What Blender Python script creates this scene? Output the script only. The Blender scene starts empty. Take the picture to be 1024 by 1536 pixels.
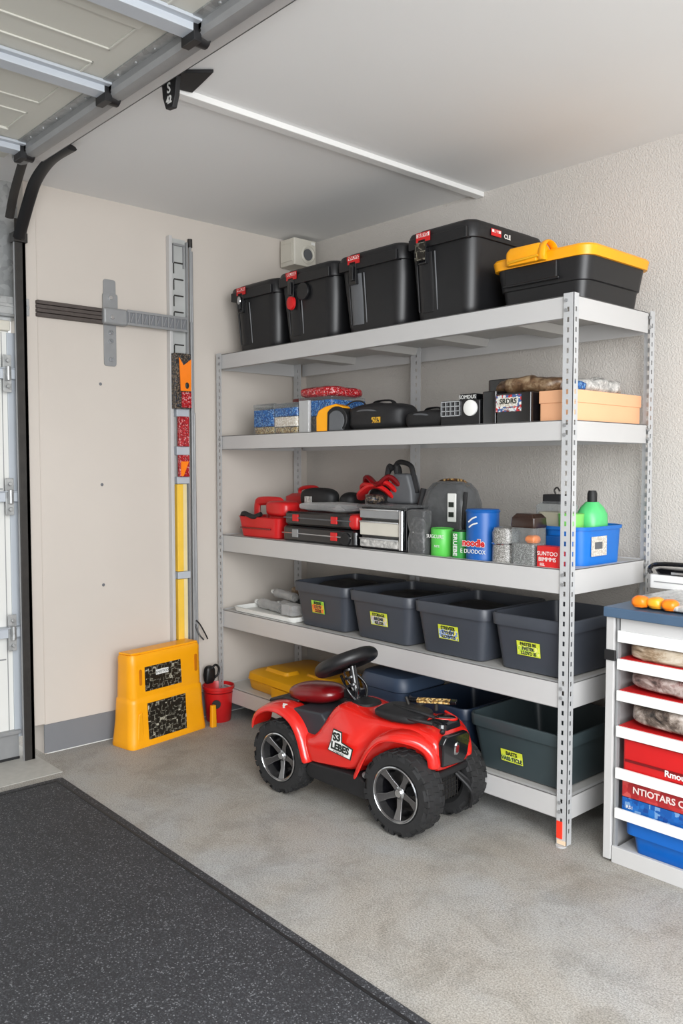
import bpy, bmesh, math, random
from mathutils import Vector as V, Matrix, Euler, noise
rnd = random.Random(11)
SC = bpy.context.scene
COL = SC.collection
PI = math.pi

# ------------------------------------------------------------------ materials
def lin(c):
    return tuple(((x/255)/12.92 if x/255 <= .04045 else ((x/255+.055)/1.055)**2.4) for x in c[:3]) + (1,)
_M = {}
class NT:
    def __init__(s, name):
        s.m = bpy.data.materials.new(name); s.m.use_nodes = True
        s.nt = s.m.node_tree; s.p = s.nt.nodes['Principled BSDF']
        s.tc = s.nt.nodes.new('ShaderNodeTexCoord')
    def n(s, t, **k):
        x = s.nt.nodes.new(t)
        for a, b in k.items():
            if a.startswith('i_'): x.inputs[a[2:].replace('_', ' ')].default_value = b
            else: setattr(x, a, b)
        return x
    def l(s, a, b): s.nt.links.new(a, b)
    def noise(s, scale, detail=3, rough=.5, vec=None, dist=0):
        x = s.n('ShaderNodeTexNoise'); x.inputs['Scale'].default_value = scale
        x.inputs['Detail'].default_value = detail; x.inputs['Roughness'].default_value = rough
        x.inputs['Distortion'].default_value = dist
        s.l(vec if vec else s.tc.outputs['Object'], x.inputs['Vector']); return x.outputs['Fac']
    def ramp(s, fac, stops, interp='LINEAR'):
        r = s.n('ShaderNodeValToRGB'); r.color_ramp.interpolation = interp
        e = r.color_ramp.elements
        e[0].position, e[0].color = stops[0][0], stops[0][1]
        e[1].position, e[1].color = stops[-1][0], stops[-1][1]
        for p, c in stops[1:-1]:
            q = e.new(p); q.color = c
        s.l(fac, r.inputs['Fac']); return r.outputs['Color']
    def bump(s, fac, strength, dist=.002):
        b = s.n('ShaderNodeBump'); b.inputs['Strength'].default_value = strength
        b.inputs['Distance'].default_value = dist
        s.l(fac, b.inputs['Height']); s.l(b.outputs['Normal'], s.p.inputs['Normal'])
    def set(s, **k):
        for a, b in k.items(): s.p.inputs[a.replace('_', ' ')].default_value = b
def mat(name, col, rough=.5, metal=0, var=.06, vs=12, bump=0, bs=200, coat=0, spec=.5):
    if name in _M: return _M[name]
    t = NT(name); a = lin(col)
    lo = tuple(x*(1-var) for x in a[:3])+(1,); hi = tuple(min(1, x*(1+var)) for x in a[:3])+(1,)
    t.l(t.ramp(t.noise(vs, 4), [(.3, lo), (.7, hi)]), t.p.inputs['Base Color'])
    t.set(Roughness=rough, Metallic=metal, Coat_Weight=coat, Specular_IOR_Level=spec)
    if coat: t.p.inputs['Coat Roughness'].default_value = .08
    if bump: t.bump(t.noise(bs, 3), bump)
    _M[name] = t.m; return t.m
def patch(name, cols, scale=60, rough=.4, kind='voronoi', stretch=(1, 1, 1), bump=0, thr=None):
    """printed matter: hard-edged cells in the given colours"""
    if name in _M: return _M[name]
    t = NT(name)
    mp = t.n('ShaderNodeMapping'); mp.inputs['Scale'].default_value = stretch
    t.l(t.tc.outputs['Object'], mp.inputs['Vector'])
    n = len(cols)
    if kind == 'voronoi':
        v = t.n('ShaderNodeTexVoronoi'); v.inputs['Scale'].default_value = scale; v.distance = 'CHEBYCHEV'
        t.l(mp.outputs[0], v.inputs['Vector'])
        s = t.n('ShaderNodeSeparateColor'); t.l(v.outputs['Color'], s.inputs[0]); f = s.outputs[0]
        stops = [(i/n, lin(c)) for i, c in enumerate(cols)]
    else:
        f = t.noise(scale, 5, .65, mp.outputs[0], .6)
        stops = [(.32+.36*i/max(1, n-1), lin(c)) for i, c in enumerate(cols)]
    if thr: stops = [(p, lin(c)) for p, c in zip(thr, cols)]
    t.l(t.ramp(f, stops, 'CONSTANT' if kind == 'voronoi' else 'LINEAR'), t.p.inputs['Base Color'])
    t.set(Roughness=rough)
    if bump: t.bump(t.noise(scale*.7, 3), bump, .004)
    _M[name] = t.m; return t.m
def clear(name, tint=(235, 238, 240), gloss=.35, haze=.08, rough=.08, bump=0, bs=60):
    """clear plastic film: see-through with gloss and a little haze"""
    if name in _M: return _M[name]
    t = NT(name); nt = t.nt; out = nt.nodes['Material Output']
    tr = t.n('ShaderNodeBsdfTransparent'); tr.inputs['Color'].default_value = lin(tint)
    t.set(Roughness=rough); t.p.inputs['Base Color'].default_value = lin(tint)
    t.p.inputs['Specular IOR Level'].default_value = 1
    lw = t.n('ShaderNodeLayerWeight'); lw.inputs['Blend'].default_value = gloss
    ma = t.n('ShaderNodeMath', operation='ADD', use_clamp=True); ma.inputs[1].default_value = haze
    mu = t.n('ShaderNodeMath', operation='POWER'); mu.inputs[1].default_value = 2.5; t.l(lw.outputs['Facing'], mu.inputs[0]); t.l(mu.outputs[0], ma.inputs[0])
    mx = t.n('ShaderNodeMixShader'); t.l(ma.outputs[0], mx.inputs[0])
    t.l(tr.outputs[0], mx.inputs[1]); t.l(t.p.outputs[0], mx.inputs[2]); t.l(mx.outputs[0], out.inputs['Surface'])
    if bump: t.bump(t.noise(bs, 4), bump, .006)
    _M[name] = t.m; return t.m

M_wall = NT('painted_plaster'); t = M_wall
t.l(t.ramp(t.noise(1.3, 4), [(.3, lin((197, 189, 180))), (.7, lin((203, 195, 186)))]), t.p.inputs['Base Color'])
t.set(Roughness=.75); t.bump(t.noise(220, 2), .12, .001); M_wall = t.m
t = NT('stucco_plaster')
t.l(t.ramp(t.noise(1.1, 4), [(.3, lin((196, 191, 184))), (.7, lin((203, 198, 192)))]), t.p.inputs['Base Color'])
t.set(Roughness=.8)
v = t.n('ShaderNodeTexVoronoi'); v.inputs['Scale'].default_value = 190; v.feature = 'SMOOTH_F1'
nz = t.n('ShaderNodeTexNoise'); nz.inputs['Scale'].default_value = 60; t.l(t.tc.outputs['Object'], nz.inputs['Vector'])
mxc = t.n('ShaderNodeMixRGB'); mxc.inputs[0].default_value = .012; t.l(t.tc.outputs['Object'], mxc.inputs[1]); t.l(nz.outputs['Color'], mxc.inputs[2])
t.l(mxc.outputs[0], v.inputs['Vector']); t.bump(v.outputs['Distance'], .6, .004); M_stucco = t.m
t = NT('ceiling_paint')
t.l(t.ramp(t.noise(.9, 3), [(.3, lin((233, 233, 232))), (.7, lin((237, 237, 236)))]), t.p.inputs['Base Color'])
t.set(Roughness=.85); t.bump(t.noise(150, 2), .08, .001); M_ceil = t.m

t = NT('concrete')
a = t.ramp(t.noise(1.6, 6, .6, dist=.4), [(.3, lin((176, 169, 158))), (.5, lin((185, 182, 176))), (.72, lin((186, 189, 191)))])
b = t.ramp(t.noise(190, 4, .85), [(.36, lin((96, 94, 91))), (.5, lin((205, 203, 200))), (.62, lin((255, 254, 252)))])
m = t.n('ShaderNodeMixRGB', blend_type='MULTIPLY'); m.inputs[0].default_value = .7; t.l(a, m.inputs[1]); t.l(b, m.inputs[2])
c = t.ramp(t.noise(5, 8, .75, dist=.5), [(.46, (1, 1, 1, 1)), (.60, lin((228, 227, 225))), (.8, lin((208, 206, 203)))])
m2 = t.n('ShaderNodeMixRGB', blend_type='MULTIPLY'); m2.inputs[0].default_value = .8; t.l(m.outputs[0], m2.inputs[1]); t.l(c, m2.inputs[2])
t.l(m2.outputs[0], t.p.inputs['Base Color']); t.set(Roughness=.62); t.bump(t.noise(300, 3), .5, .0015); M_conc = t.m

t = NT('speckled_rubber')
v = t.n('ShaderNodeTexVoronoi'); v.inputs['Scale'].default_value = 290; t.l(t.tc.outputs['Object'], v.inputs['Vector'])
s = t.n('ShaderNodeSeparateColor'); t.l(v.outputs['Color'], s.inputs[0])
sp = t.ramp(s.outputs[0], [(0, lin((44, 45, 49))), (.5, lin((56, 57, 61))), (.82, lin((76, 78, 82))), (.945, lin((122, 124, 128)))], 'CONSTANT')
big = t.ramp(t.noise(3, 5, .6), [(.3, lin((200, 200, 200))), (.7, (1, 1, 1, 1))])
m = t.n('ShaderNodeMixRGB', blend_type='MULTIPLY'); m.inputs[0].default_value = .6; t.l(sp, m.inputs[1]); t.l(big, m.inputs[2])
t.l(m.outputs[0], t.p.inputs['Base Color']); t.set(Roughness=.8); t.bump(t.noise(240, 3), .35, .002); M_rub = t.m

t = NT('galvanised_steel')
v = t.n('ShaderNodeTexVoronoi'); v.inputs['Scale'].default_value = 45; t.l(t.tc.outputs['Object'], v.inputs['Vector'])
s = t.n('ShaderNodeSeparateColor'); t.l(v.outputs['Color'], s.inputs[0])
t.l(t.ramp(s.outputs[0], [(0, lin((150, 152, 152))), (1, lin((178, 180, 180)))]), t.p.inputs['Base Color'])
t.set(Roughness=.42, Metallic=.55); M_galv = t.m

M_shelf = mat('powder_coated_shelf', (196, 195, 194), .42, .1, .02, 3)
M_post = mat('zinc_post', (188, 189, 190), .42, .12, .04, 20)
M_deck = mat('shelf_deck_metal', (190, 188, 184), .45, .15, .04, 4)
M_tub = mat('slate_plastic', (59, 63, 71), .42, 0, .04, 6, .05, 300)
M_tubdk = mat('dark_green_grey_plastic', (52, 63, 66), .4, 0, .05, 6, .05, 300)
M_navy = mat('navy_plastic', (30, 42, 60), .4, 0, .05, 6, .05, 300)
M_blk = mat('black_plastic', (23, 23, 25), .42, 0, .08, 8, .05, 250)
M_blk2 = mat('matte_black_plastic', (22, 22, 24), .6, 0, .1, 30, .1, 200)
M_gblk = mat('gloss_black_plastic', (16, 16, 19), .16, 0, .05, 8, coat=.4)
M_bag = mat('black_nylon', (26, 26, 28), .55, 0, .15, 60, .3, 500)
M_yel = mat('amber_plastic', (246, 166, 14), .38, 0, .03, 8, .03, 200)
M_yel2 = mat('yellow_plastic', (222, 160, 16), .42, 0, .06, 8)
M_lev = mat('yellow_level', (240, 196, 70), .45)
M_levs = mat('pale_yellow_edge', (232, 214, 160), .5)
M_red = mat('red_bodywork', (214, 34, 26), .22, 0, .02, 5, coat=.7)
M_redp = mat('red_plastic', (196, 28, 30), .35, 0, .05, 10)
M_rdk = mat('dark_red_plastic', (112, 10, 16), .28, 0, .05, 10, coat=.3)
M_redst = mat('red_label', (200, 26, 28), .4)
M_white = mat('white_paint', (232, 232, 230), .45, 0, .015, 3)
M_wht = mat('white_plastic', (230, 230, 226), .4, 0, .02, 8)
M_door = mat('door_white', (222, 222, 218), .5, 0, .02, 3)
M_ovh = mat('overhead_door_cream', (204, 203, 194), .5, 0, .03, 2)
M_strut = mat('blue_grey_steel', (186, 192, 199), .45, .1, .03, 5)
M_dkst = mat('dark_steel', (58, 56, 54), .45, .5, .12, 20)
M_brn = mat('brown_rubber_strip', (74, 66, 62), .6, 0, .15, 30)
M_grey = mat('mid_grey_metal', (146, 147, 148), .42, .2, .05, 20)
M_gpl = mat('grey_plastic', (92, 94, 97), .5, 0, .06, 20)
M_base = mat('grey_skirting', (118, 120, 124), .6, 0, .03, 6)
M_chr = mat('chrome', (205, 207, 210), .14, 1, .02, 6)
M_rim = mat('smoked_chrome', (128, 127, 128), .2, .9, .04, 6)
M_tire = mat('tyre_rubber', (32, 32, 33), .75, 0, .15, 40, .3, 300)
M_grn = mat('green_plastic', (84, 186, 74), .4, 0, .05, 10)
M_grn2 = mat('mint_green_plastic', (88, 200, 120), .35, 0, .04, 10)
M_blu = mat('blue_plastic', (14, 108, 196), .35, 0, .04, 10)
M_blu2 = mat('deep_blue_plastic', (14, 84, 158), .38, 0, .04, 10)
M_pch = mat('peach_card', (238, 180, 138), .6, 0, .02, 8)
M_beige = mat('cream_powder', (208, 196, 164), .6, 0, .06, 20)
M_ivory = mat('ivory_plastic', (206, 202, 190), .5, 0, .03, 10)
M_lime = mat('lime_sticker', (206, 214, 60), .45)
M_ink = mat('dark_ink', (34, 40, 34), .5)
M_org = mat('orange_plastic', (250, 130, 22), .35)
M_orgg = mat('pale_amber_plastic', (250, 170, 40), .3)  # paler amber base colour for the middle capsule
M_brown = patch('brown_wrapped', [(60, 40, 28), (112, 86, 62), (160, 140, 112)], 30, .35, 'noise', bump=.5)
M_cruft = patch('mixed_hardware', [(26, 24, 22), (52, 44, 38), (96, 84, 70), (40, 50, 66), (30, 28, 26), (120, 104, 88)], 190, .4)
M_bluelab = patch('blue_print', [(30, 82, 150), (44, 104, 168), (28, 60, 110), (110, 150, 190)], 200, .4)
M_whtlab = patch('white_print', [(205, 200, 190), (222, 219, 212), (186, 178, 165), (190, 178, 160)], 260, .45)
M_gold = patch('golden_screws', [(150, 110, 50), (196, 160, 90), (90, 60, 30), (214, 196, 150)], 170, .35)
M_redp2 = patch('red_packaging', [(150, 18, 26), (176, 26, 34), (196, 48, 52), (124, 12, 20), (160, 22, 30), (205, 150, 150)], 230, .3)
M_mix = patch('crumpled_pack', [(38, 34, 32), (96, 84, 76), (168, 156, 146), (206, 198, 192)], 16, .25, 'noise', bump=.6)
M_mix2 = patch('pinkish_pack', [(62, 48, 46), (132, 108, 102), (184, 168, 162), (120, 70, 66)], 14, .25, 'noise', bump=.6)
M_tan = patch('tan_pack', [(92, 74, 54), (150, 128, 104), (190, 176, 156), (206, 196, 182)], 12, .3, 'noise', (1, 1, 3), bump=.5)
M_foil = patch('foil_crumple', [(130, 130, 128), (180, 178, 174), (220, 218, 214)], 50, .2, 'noise', bump=.8)
M_scrib = NT('black_printed_label'); t = M_scrib
v = t.n('ShaderNodeTexVoronoi'); v.inputs['Scale'].default_value = 48; v.distance = 'CHEBYCHEV'; v.feature = 'DISTANCE_TO_EDGE' if False else 'F1'
mp = t.n('ShaderNodeMapping'); mp.inputs['Scale'].default_value = (1, .55, 1); t.l(t.tc.outputs['Object'], mp.inputs['Vector']); t.l(mp.outputs[0], v.inputs['Vector'])
w = t.ramp(v.outputs['Distance'], [(.0, (0, 0, 0, 1)), (.44, (0, 0, 0, 1)), (.47, (1, 1, 1, 1)), (.53, (0, 0, 0, 1)), (.9, (0, 0, 0, 1))])
n2 = t.ramp(t.noise(60, 4, .7), [(.40, (0, 0, 0, 1)), (.55, (1, 1, 1, 1))])
m = t.n('ShaderNodeMixRGB', blend_type='MULTIPLY'); m.inputs[0].default_value = 1; t.l(w, m.inputs[1]); t.l(n2, m.inputs[2])
m3 = t.n('ShaderNodeMixRGB'); t.l(m.outputs[0], m3.inputs[0]); m3.inputs[1].default_value = lin((32, 28, 22)); m3.inputs[2].default_value = lin((205, 200, 180))
t.l(m3.outputs[0], t.p.inputs['Base Color']); t.set(Roughness=.35); M_scrib = t.m
M_clear = clear('clear_plastic', (230, 233, 234), .35, .08)
M_clrf = clear('clear_film', (235, 235, 235), .45, .22, .12, .6, 45)
M_smoke = clear('smoky_plastic', (160, 161, 162), .4, .2, .1, .5, 40)
M_mesh = patch('wire_mesh', [(110, 108, 104), (146, 144, 140), (176, 174, 170), (92, 88, 84)], 420, .3)

# ------------------------------------------------------------------ mesh builder
def rr(w, d, r, n=4):
    """rounded rectangle outline, CCW, centred"""
    r = max(min(r, w/2-1e-4, d/2-1e-4), 1e-4); P = []
    for cx, cy, a0 in ((w/2-r, -d/2+r, -PI/2), (w/2-r, d/2-r, 0), (-w/2+r, d/2-r, PI/2), (-w/2+r, -d/2+r, PI)):
        for i in range(n+1):
            a = a0+PI/2*i/n; P.append((cx+r*math.cos(a), cy+r*math.sin(a)))
    return P
def axm(o, z, x=None):
    z = V(z).normalized()
    x = V(x) if x else (V((1, 0, 0)) if abs(z.x) < .9 else V((0, 1, 0)))
    y = z.cross(x).normalized(); x = y.cross(z)
    m = Matrix((x, y, z)).transposed().to_4x4(); m.translation = V(o); return m
def T(x=0, y=0, z=0, rx=0, ry=0, rz=0): return Matrix.Translation((x, y, z)) @ Euler((rx, ry, rz)).to_matrix().to_4x4()
class MB:
    def __init__(s): s.bm = bmesh.new()
    def add(s, vs, fs, M=None, mi=0):
        b = [s.bm.verts.new(M @ V(v) if M else V(v)) for v in vs]
        for f in fs:
            try: q = s.bm.faces.new([b[i] for i in f]); q.material_index = mi
            except ValueError: pass
        return s
    def box(s, x0, x1, y0, y1, z0, z1, M=None, mi=0):
        vs = [(x, y, z) for x in (x0, x1) for y in (y0, y1) for z in (z0, z1)]
        return s.add(vs, [(0, 1, 3, 2), (4, 6, 7, 5), (0, 4, 5, 1), (2, 3, 7, 6), (0, 2, 6, 4), (1, 5, 7, 3)], M, mi)
    def cb(s, cx, cy, cz, w, d, h, M=None, mi=0): return s.box(cx-w/2, cx+w/2, cy-d/2, cy+d/2, cz-h/2, cz+h/2, M, mi)
    def loft(s, rings, cap0=True, cap1=True, closed=True, M=None, mi=0):
        n = len(rings[0]); vs = [p for r in rings for p in r]; fs = []
        for k in range(len(rings)-1):
            for i in range(n if closed else n-1):
                j = (i+1) % n; fs.append((k*n+i, k*n+j, (k+1)*n+j, (k+1)*n+i))
        if cap0: fs.append(tuple(range(n))[::-1])
        if cap1: fs.append(tuple(range((len(rings)-1)*n, len(rings)*n)))
        return s.add(vs, fs, M, mi)
    def rings(s, secs, cap0=True, cap1=True, M=None, mi=0, n=4):
        """secs: (z, w, d, r[, cx, cy])"""
        R = []
        for q in secs:
            z, w, d, r = q[:4]; cx, cy = (q[4], q[5]) if len(q) > 4 else (0, 0)
            R.append([(x+cx, y+cy, z) for x, y in rr(w, d, r, n)])
        return s.loft(R, cap0, cap1, True, M, mi)
    def cyl(s, p0, p1, r0, r1=None, n=16, mi=0, caps=True):
        p0, p1 = V(p0), V(p1); r1 = r0 if r1 is None else r1; M = axm(p0, p1-p0); h = (p1-p0).length
        R = [[(r*math.cos(2*PI*i/n), r*math.sin(2*PI*i/n), z) for i in range(n)] for r, z in ((r0, 0), (r1, h))]
        return s.loft(R, caps, caps, True, M, mi)
    def lathe(s, prof, M=None, n=28, mi=0, cap0=True, cap1=True):
        R = [[(r*math.cos(2*PI*i/n), r*math.sin(2*PI*i/n), z) for i in range(n)] for r, z in prof]
        return s.loft(R, cap0, cap1, True, M, mi)
    def tube(s, pts, r, n=8, mi=0, closed=False, flat=None):
        pts = [V(p) for p in pts]
        if 3 <= len(pts) < 9 and not closed and not isinstance(r, (list, tuple)): pts = cr(pts, 5)
        k = len(pts); R = []; up = None
        for i, p in enumerate(pts):
            if closed: d = pts[(i+1) % k]-pts[i-1]
            else: d = pts[min(i+1, k-1)]-pts[max(i-1, 0)]
            d.normalize()
            if up is None: up = V((0, 0, 1)) if abs(d.z) < .9 else V((0, 1, 0))
            x = d.cross(up).normalized(); y = x.cross(d); up = y
            ri = r[i] if isinstance(r, (list, tuple)) else r
            a, b = (ri, ri) if not flat else flat
            R.append([p+x*a*math.cos(2*PI*j/n)+y*b*math.sin(2*PI*j/n) for j in range(n)])
        if closed: R.append(R[0])
        return s.loft(R, not closed, not closed, True, None, mi)
    def prism(s, poly, ax, a, b, M=None, mi=0):
        f = {'x': lambda u, v, w: (w, u, v), 'y': lambda u, v, w: (u, w, v), 'z': lambda u, v, w: (u, v, w)}[ax]
        return s.loft([[f(u, v, w) for u, v in poly] for w in (a, b)], True, True, True, M, mi)
    def sphere(s, c, r, n=16, m=10, mi=0):
        rx, ry, rz = r if isinstance(r, (tuple, list)) else (r, r, r); R = []
        for i in range(1, m):
            a = PI*i/m-PI/2
            R.append([(c[0]+rx*math.cos(a)*math.cos(2*PI*j/n), c[1]+ry*math.cos(a)*math.sin(2*PI*j/n), c[2]+rz*math.sin(a)) for j in range(n)])
        return s.loft(R, True, True, True, None, mi)
    def blob(s, w, d, h, e=.5, amp=.01, fr=12, seed=0, M=None, n=40, m=22, mi=0, flatb=True):
        """crumpled rounded box resting on z=0"""
        def sp(c, p): return math.copysign(abs(c)**p, c)
        R = []
        for i in range(m+1):
            a = -PI/2+PI*i/m; r = []
            for j in range(n):
                b = 2*PI*j/n; ca = max(math.cos(a), .02)
                p = V((w/2*sp(ca, e)*sp(math.cos(b), e), d/2*sp(ca, e)*sp(math.sin(b), e), h/2*sp(math.sin(a), e)))
                q = noise.noise(p*fr+V((seed, seed*2, 3)))+.5*noise.noise(p*fr*2.3+V((seed, 9, seed)))
                p *= 1+q*amp/max(p.length, .02)
                p.z += h/2
                if flatb and p.z < .004: p.z = .001
                r.append(tuple(p))
            R.append(r)
        return s.loft(R, True, True, True, M, mi)
    def build(s, name, mats, parent=None, bevel=0, seg=2, sub=0, solid=0, ang=38, recalc=True):
        if recalc: bmesh.ops.recalc_face_normals(s.bm, faces=s.bm.faces[:])
        me = bpy.data.meshes.new(name); s.bm.to_mesh(me); s.bm.free()
        for m in (mats if isinstance(mats, (list, tuple)) else [mats]): me.materials.append(m)
        for p in me.polygons: p.use_smooth = True
        me.set_sharp_from_angle(angle=math.radians(ang))
        o = bpy.data.objects.new(name, me); COL.objects.link(o)
        if parent: o.parent = parent
        if solid:
            q = o.modifiers.new('solid', 'SOLIDIFY'); q.thickness = solid; q.offset = 0
        if bevel:
            q = o.modifiers.new('bevel', 'BEVEL'); q.width = bevel; q.segments = seg; q.limit_method = 'ANGLE'; q.angle_limit = math.radians(35); q.harden_normals = True
        if sub:
            q = o.modifiers.new('sub', 'SUBSURF'); q.levels = sub; q.render_levels = sub
        return o
def cr(P, k=6):
    P = [V(p) for p in P]; Q_ = [P[0]*2-P[1]]+P+[P[-1]*2-P[-2]]; out = []
    for i in range(1, len(Q_)-2):
        a, b, c, d = Q_[i-1:i+3]
        for j in range(k):
            t_ = j/k; out.append(.5*((2*b)+(c-a)*t_+(2*a-5*b+4*c-d)*t_**2+(3*b-a-3*c+d)*t_**3))
    return out+[P[-1]]
def tag(o, label, cat, group=None):
    o['label'] = label; o['category'] = cat
    if group: o['group'] = group
    return o
def thing(name, label, cat, loc=(0, 0, 0), rz=0, group=None, rx=0, ry=0):
    o = bpy.data.objects.new(name, None); COL.objects.link(o); o.empty_display_size = .05
    o.location = loc; o.rotation_euler = (rx, ry, rz); return tag(o, label, cat, group)
def struct(o): o['kind'] = 'structure'; return o
def text(body, size, m, parent, loc, rot=(PI/2, 0, 0), name='lettering', ext=.0004, sx=1, bold=0, align='CENTER'):
    cu = bpy.data.curves.new(name, 'FONT'); cu.body = body; cu.size = size; cu.extrude = ext
    cu.offset = bold; cu.align_x = align; cu.align_y = 'CENTER'; cu.resolution_u = 3
    tmp = bpy.data.objects.new('tmp', cu); COL.objects.link(tmp)
    dg = bpy.context.evaluated_depsgraph_get(); me = bpy.data.meshes.new_from_object(tmp.evaluated_get(dg))
    bpy.data.objects.remove(tmp); bpy.data.curves.remove(cu)
    me.materials.clear(); me.materials.append(m)
    o = bpy.data.objects.new(name, me); COL.objects.link(o); o.parent = parent
    o.location = loc; o.rotation_euler = rot; o.scale = (sx, 1, 1); return o

# ------------------------------------------------------------------ the room
H = 2.535; XE, YE = 5.7, -5.8
def slab(name, a, m, bevel=0): return struct(MB().box(*a).build(name, m, bevel=bevel))
slab('floor', (-2.5, XE, YE, .15, -.1, 0), M_conc)
slab('wall_right', (-.15, XE, 0, .15, 0, H), M_stucco)
slab('wall_left', (-.15, 0, -1.545, -.0005, 0, H), M_wall)
slab('ceiling', (-.15, XE, YE, .15, H, H+.1), M_ceil)
slab('wall_light_blocker', (-.15, 3.2, YE-.1, YE, 0, H), M_wall)  # unseen wall added to block light and darken the left side
slab('wall_far_right', (XE, XE+.1, -1.2, .15, 0, H), M_wall)
slab('wall_door_header', (-.15, -.055, YE, -1.6, 1.95, H), M_galv)
slab('wall_door_side', (-.15, -.02, YE, -3.6, 0, 1.95), M_wall)
slab('baseboard_left', (.0, .008, -1.55, -.002, .006, .136), M_base, .002)
slab('trim_1', (1.205, 1.25, -2.7, -.001, H-.022, H), M_white, .003)
# white edge strip at the end of the left wall
slab('trim_2', (-.16, .008, -1.602, -1.5452, .14, H), M_wall, .003)
slab('trim_3', (-.1, .002, -1.535, -.01, .0005, .006), M_white)
# pale threshold strip
slab('trim_4', (-.3, .27, -3.6, -1.585, .0003, .0035), mat('pale_concrete', (176, 174, 168), .7, 0, .06, 30, .2, 300))

# closed lower door section in the left wall
d1 = struct(MB().box(-.055, -.03, -3.6, -1.66, .06, 1.90).build('door_1', M_door, bevel=.003))
g = MB()
g.box(-.031, -.0285, -3.5, -1.7, .45, .456); g.box(-.031, -.0285, -3.5, -1.7, 1.20, 1.206); g.box(-.031, -.0285, -1.695, -1.6915, .1, 1.88)
g.build('panel_joint', M_grey, d1)
MB().box(-.058, -.02, -3.6, -1.655, 0.012, .12).box(-.06, .0, -3.6, -1.65, .12, .135).build('bottom_rail', M_grey, d1, .002)
MB().box(-.06, -.015, -3.6, -1.655, 0, .014).build('rubber_seal', M_blk2, d1)
MB().box(-.06, -.005, -3.6, -1.66, 1.885, 1.93).build('top_rail', M_ivory, d1, .006)
MB().box(-.03, -.022, -1.672, -1.622, .10, 1.88).build('edge_strip', M_strut, d1, .002)
for z in (.575, 1.17, 1.70):
    MB().box(-.03, .008, -3.6, -1.615, z-.022, z+.022).box(-.03, .02, -3.6, -1.63, z+.02, z+.024).build('strut', M_strut, d1, .002)
    h = MB().box(.008, .012, -1.703, -1.667, z-.08, z+.08)
    h.cyl((.018, -1.685, z-.055), (.026, -1.685, z-.055), .008, n=8).cyl((.018, -1.685, z+.055), (.026, -1.685, z+.055), .008, n=8)
    h.cyl((.022, -1.685, z-.03), (.022, -1.685, z+.03), .011, n=10)
    h.build('hinge', M_galv, d1, .0015)
# header rail
tag(MB().box(-.054, .012, -3.6, -1.583, 1.955, 2.03).box(-.02, .016, -3.6, -1.583, 1.985, 2.0).build('header_rail', M_galv, None, .002),
    'galvanised steel rail across the top of the white door', 'metal rail')
# vertical track
vt = thing('door_track', 'dark vertical metal track running up beside the white door', 'door track', (.02, -1.633, 0))
MB().box(-.02, .016, .012, .028, 0.003, 2.36).box(.010, .016, -.018, .028, .003, 2.36).build('track_channel', M_dkst, vt, .002)
MB().box(.002, .009, -.022, -.012, .003, 2.3).build('track_lip', M_grey, vt, .001)
# curved dark guide arm
ar = thing('guide_arm', 'black curved metal arm bending from the wall corner up to the overhead track', 'metal arm', (0, 0, 0))
cv = [(.055, -1.64, 2.275), (.12, -1.645, 2.335), (.20, -1.65, 2.405), (.27, -1.655, 2.452), (.36, -1.655, 2.487), (.45, -1.65, 2.505), (.56, -1.635, 2.515)]
MB().tube(cv, .02, 8, flat=(.026, .012)).build('arm_bar', M_blk, ar)
MB().box(.0, .05, -1.66, -1.60, 2.26, 2.30).cyl((.05, -1.63, 2.28), (.065, -1.63, 2.28), .014, n=10).build('foot_bracket', M_dkst, ar, .002)
MB().tube([(.16, -1.72, 2.32), (.24, -1.73, 2.40), (.42, -1.76, 2.485)], .014, 8, flat=(.018, .008)).build('inner_bar', M_dkst, ar)

# overhead door on its tracks
d2 = struct(MB().box(.32, 3.2, -3.6, -1.80, H-.035, H-.008).build('door_2', M_ovh))
pn = MB()
for i in range(6):
    x0 = .36+i*.49
    for k in range(3):
        y1 = -1.90-k*.62
        for a in ((x0+.05, x0+.44, y1-.52, y1), ):
            x_a, x_b, y_a, y_b = a; w = .008; z0, z1 = H-.0395, H-.034
            pn.box(x_a, x_b, y_a, y_a+w, z0, z1).box(x_a, x_b, y_b-w, y_b, z0, z1).box(x_a, x_a+w, y_a, y_b, z0, z1).box(x_b-w, x_b, y_a, y_b, z0, z1)
            pn.box((x_a+x_b)/2-.025, (x_a+x_b)/2+.025, y_a, y_b, z0-.004, z1)
pn.build('panel_moulding', M_ovh, d2, .002)
for x in (.49, 1.16, 1.67, 2.3):
    MB().box(x-.028, x+.028, -3.6, -1.80, H-.066, H-.037).box(x+.026, x+.05, -3.6, -1.80, H-.046, H-.036).build('strut', M_strut, d2, .002)
    b = MB().cyl((x, -1.80, H-.062), (x, -1.755, H-.062), .026, n=14).cyl((x+.03, -1.80, H-.05), (x+.03, -1.76, H-.05), .016, n=10)
    b.box(x-.035, x+.03, -1.815, -1.79, H-.09, H-.036).cyl((x, -1.755, H-.062), (x, -1.745, H-.062), .008, n=8)
    b.build('roller', M_blk, d2, .002)
tr = thing('overhead_track', 'long grey overhead door track with wide pale lower flange under the ceiling', 'door track', (0, 0, H-.03))
R = []
pf = [(-1.80, -.002), (-1.80, -.03), (-1.79, -.042), (-1.765, -.046), (-1.745, -.038), (-1.735, -.02), (-1.73, -.005), (-1.735, -.004), (-1.75, -.03), (-1.77, -.036), (-1.785, -.03), (-1.79, -.002)]
MB().prism([(y, z) for y, z in pf], 'x', .40, 3.4).build('track_channel', M_grey, tr)
MB().box(.40, 3.4, -1.735, -1.675, -.012, -.006).box(.40, 3.4, -1.68, -1.675, -.012, .025).build('track_flange', M_shelf, tr, .001)
rv = MB()
for i in range(24): rv.cyl((.5+i*.11, -1.812, -.008), (.5+i*.11, -1.812, -.014), .005, n=8)
rv.box(.40, 3.4, -1.83, -1.80, -.010, -.004)
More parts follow.
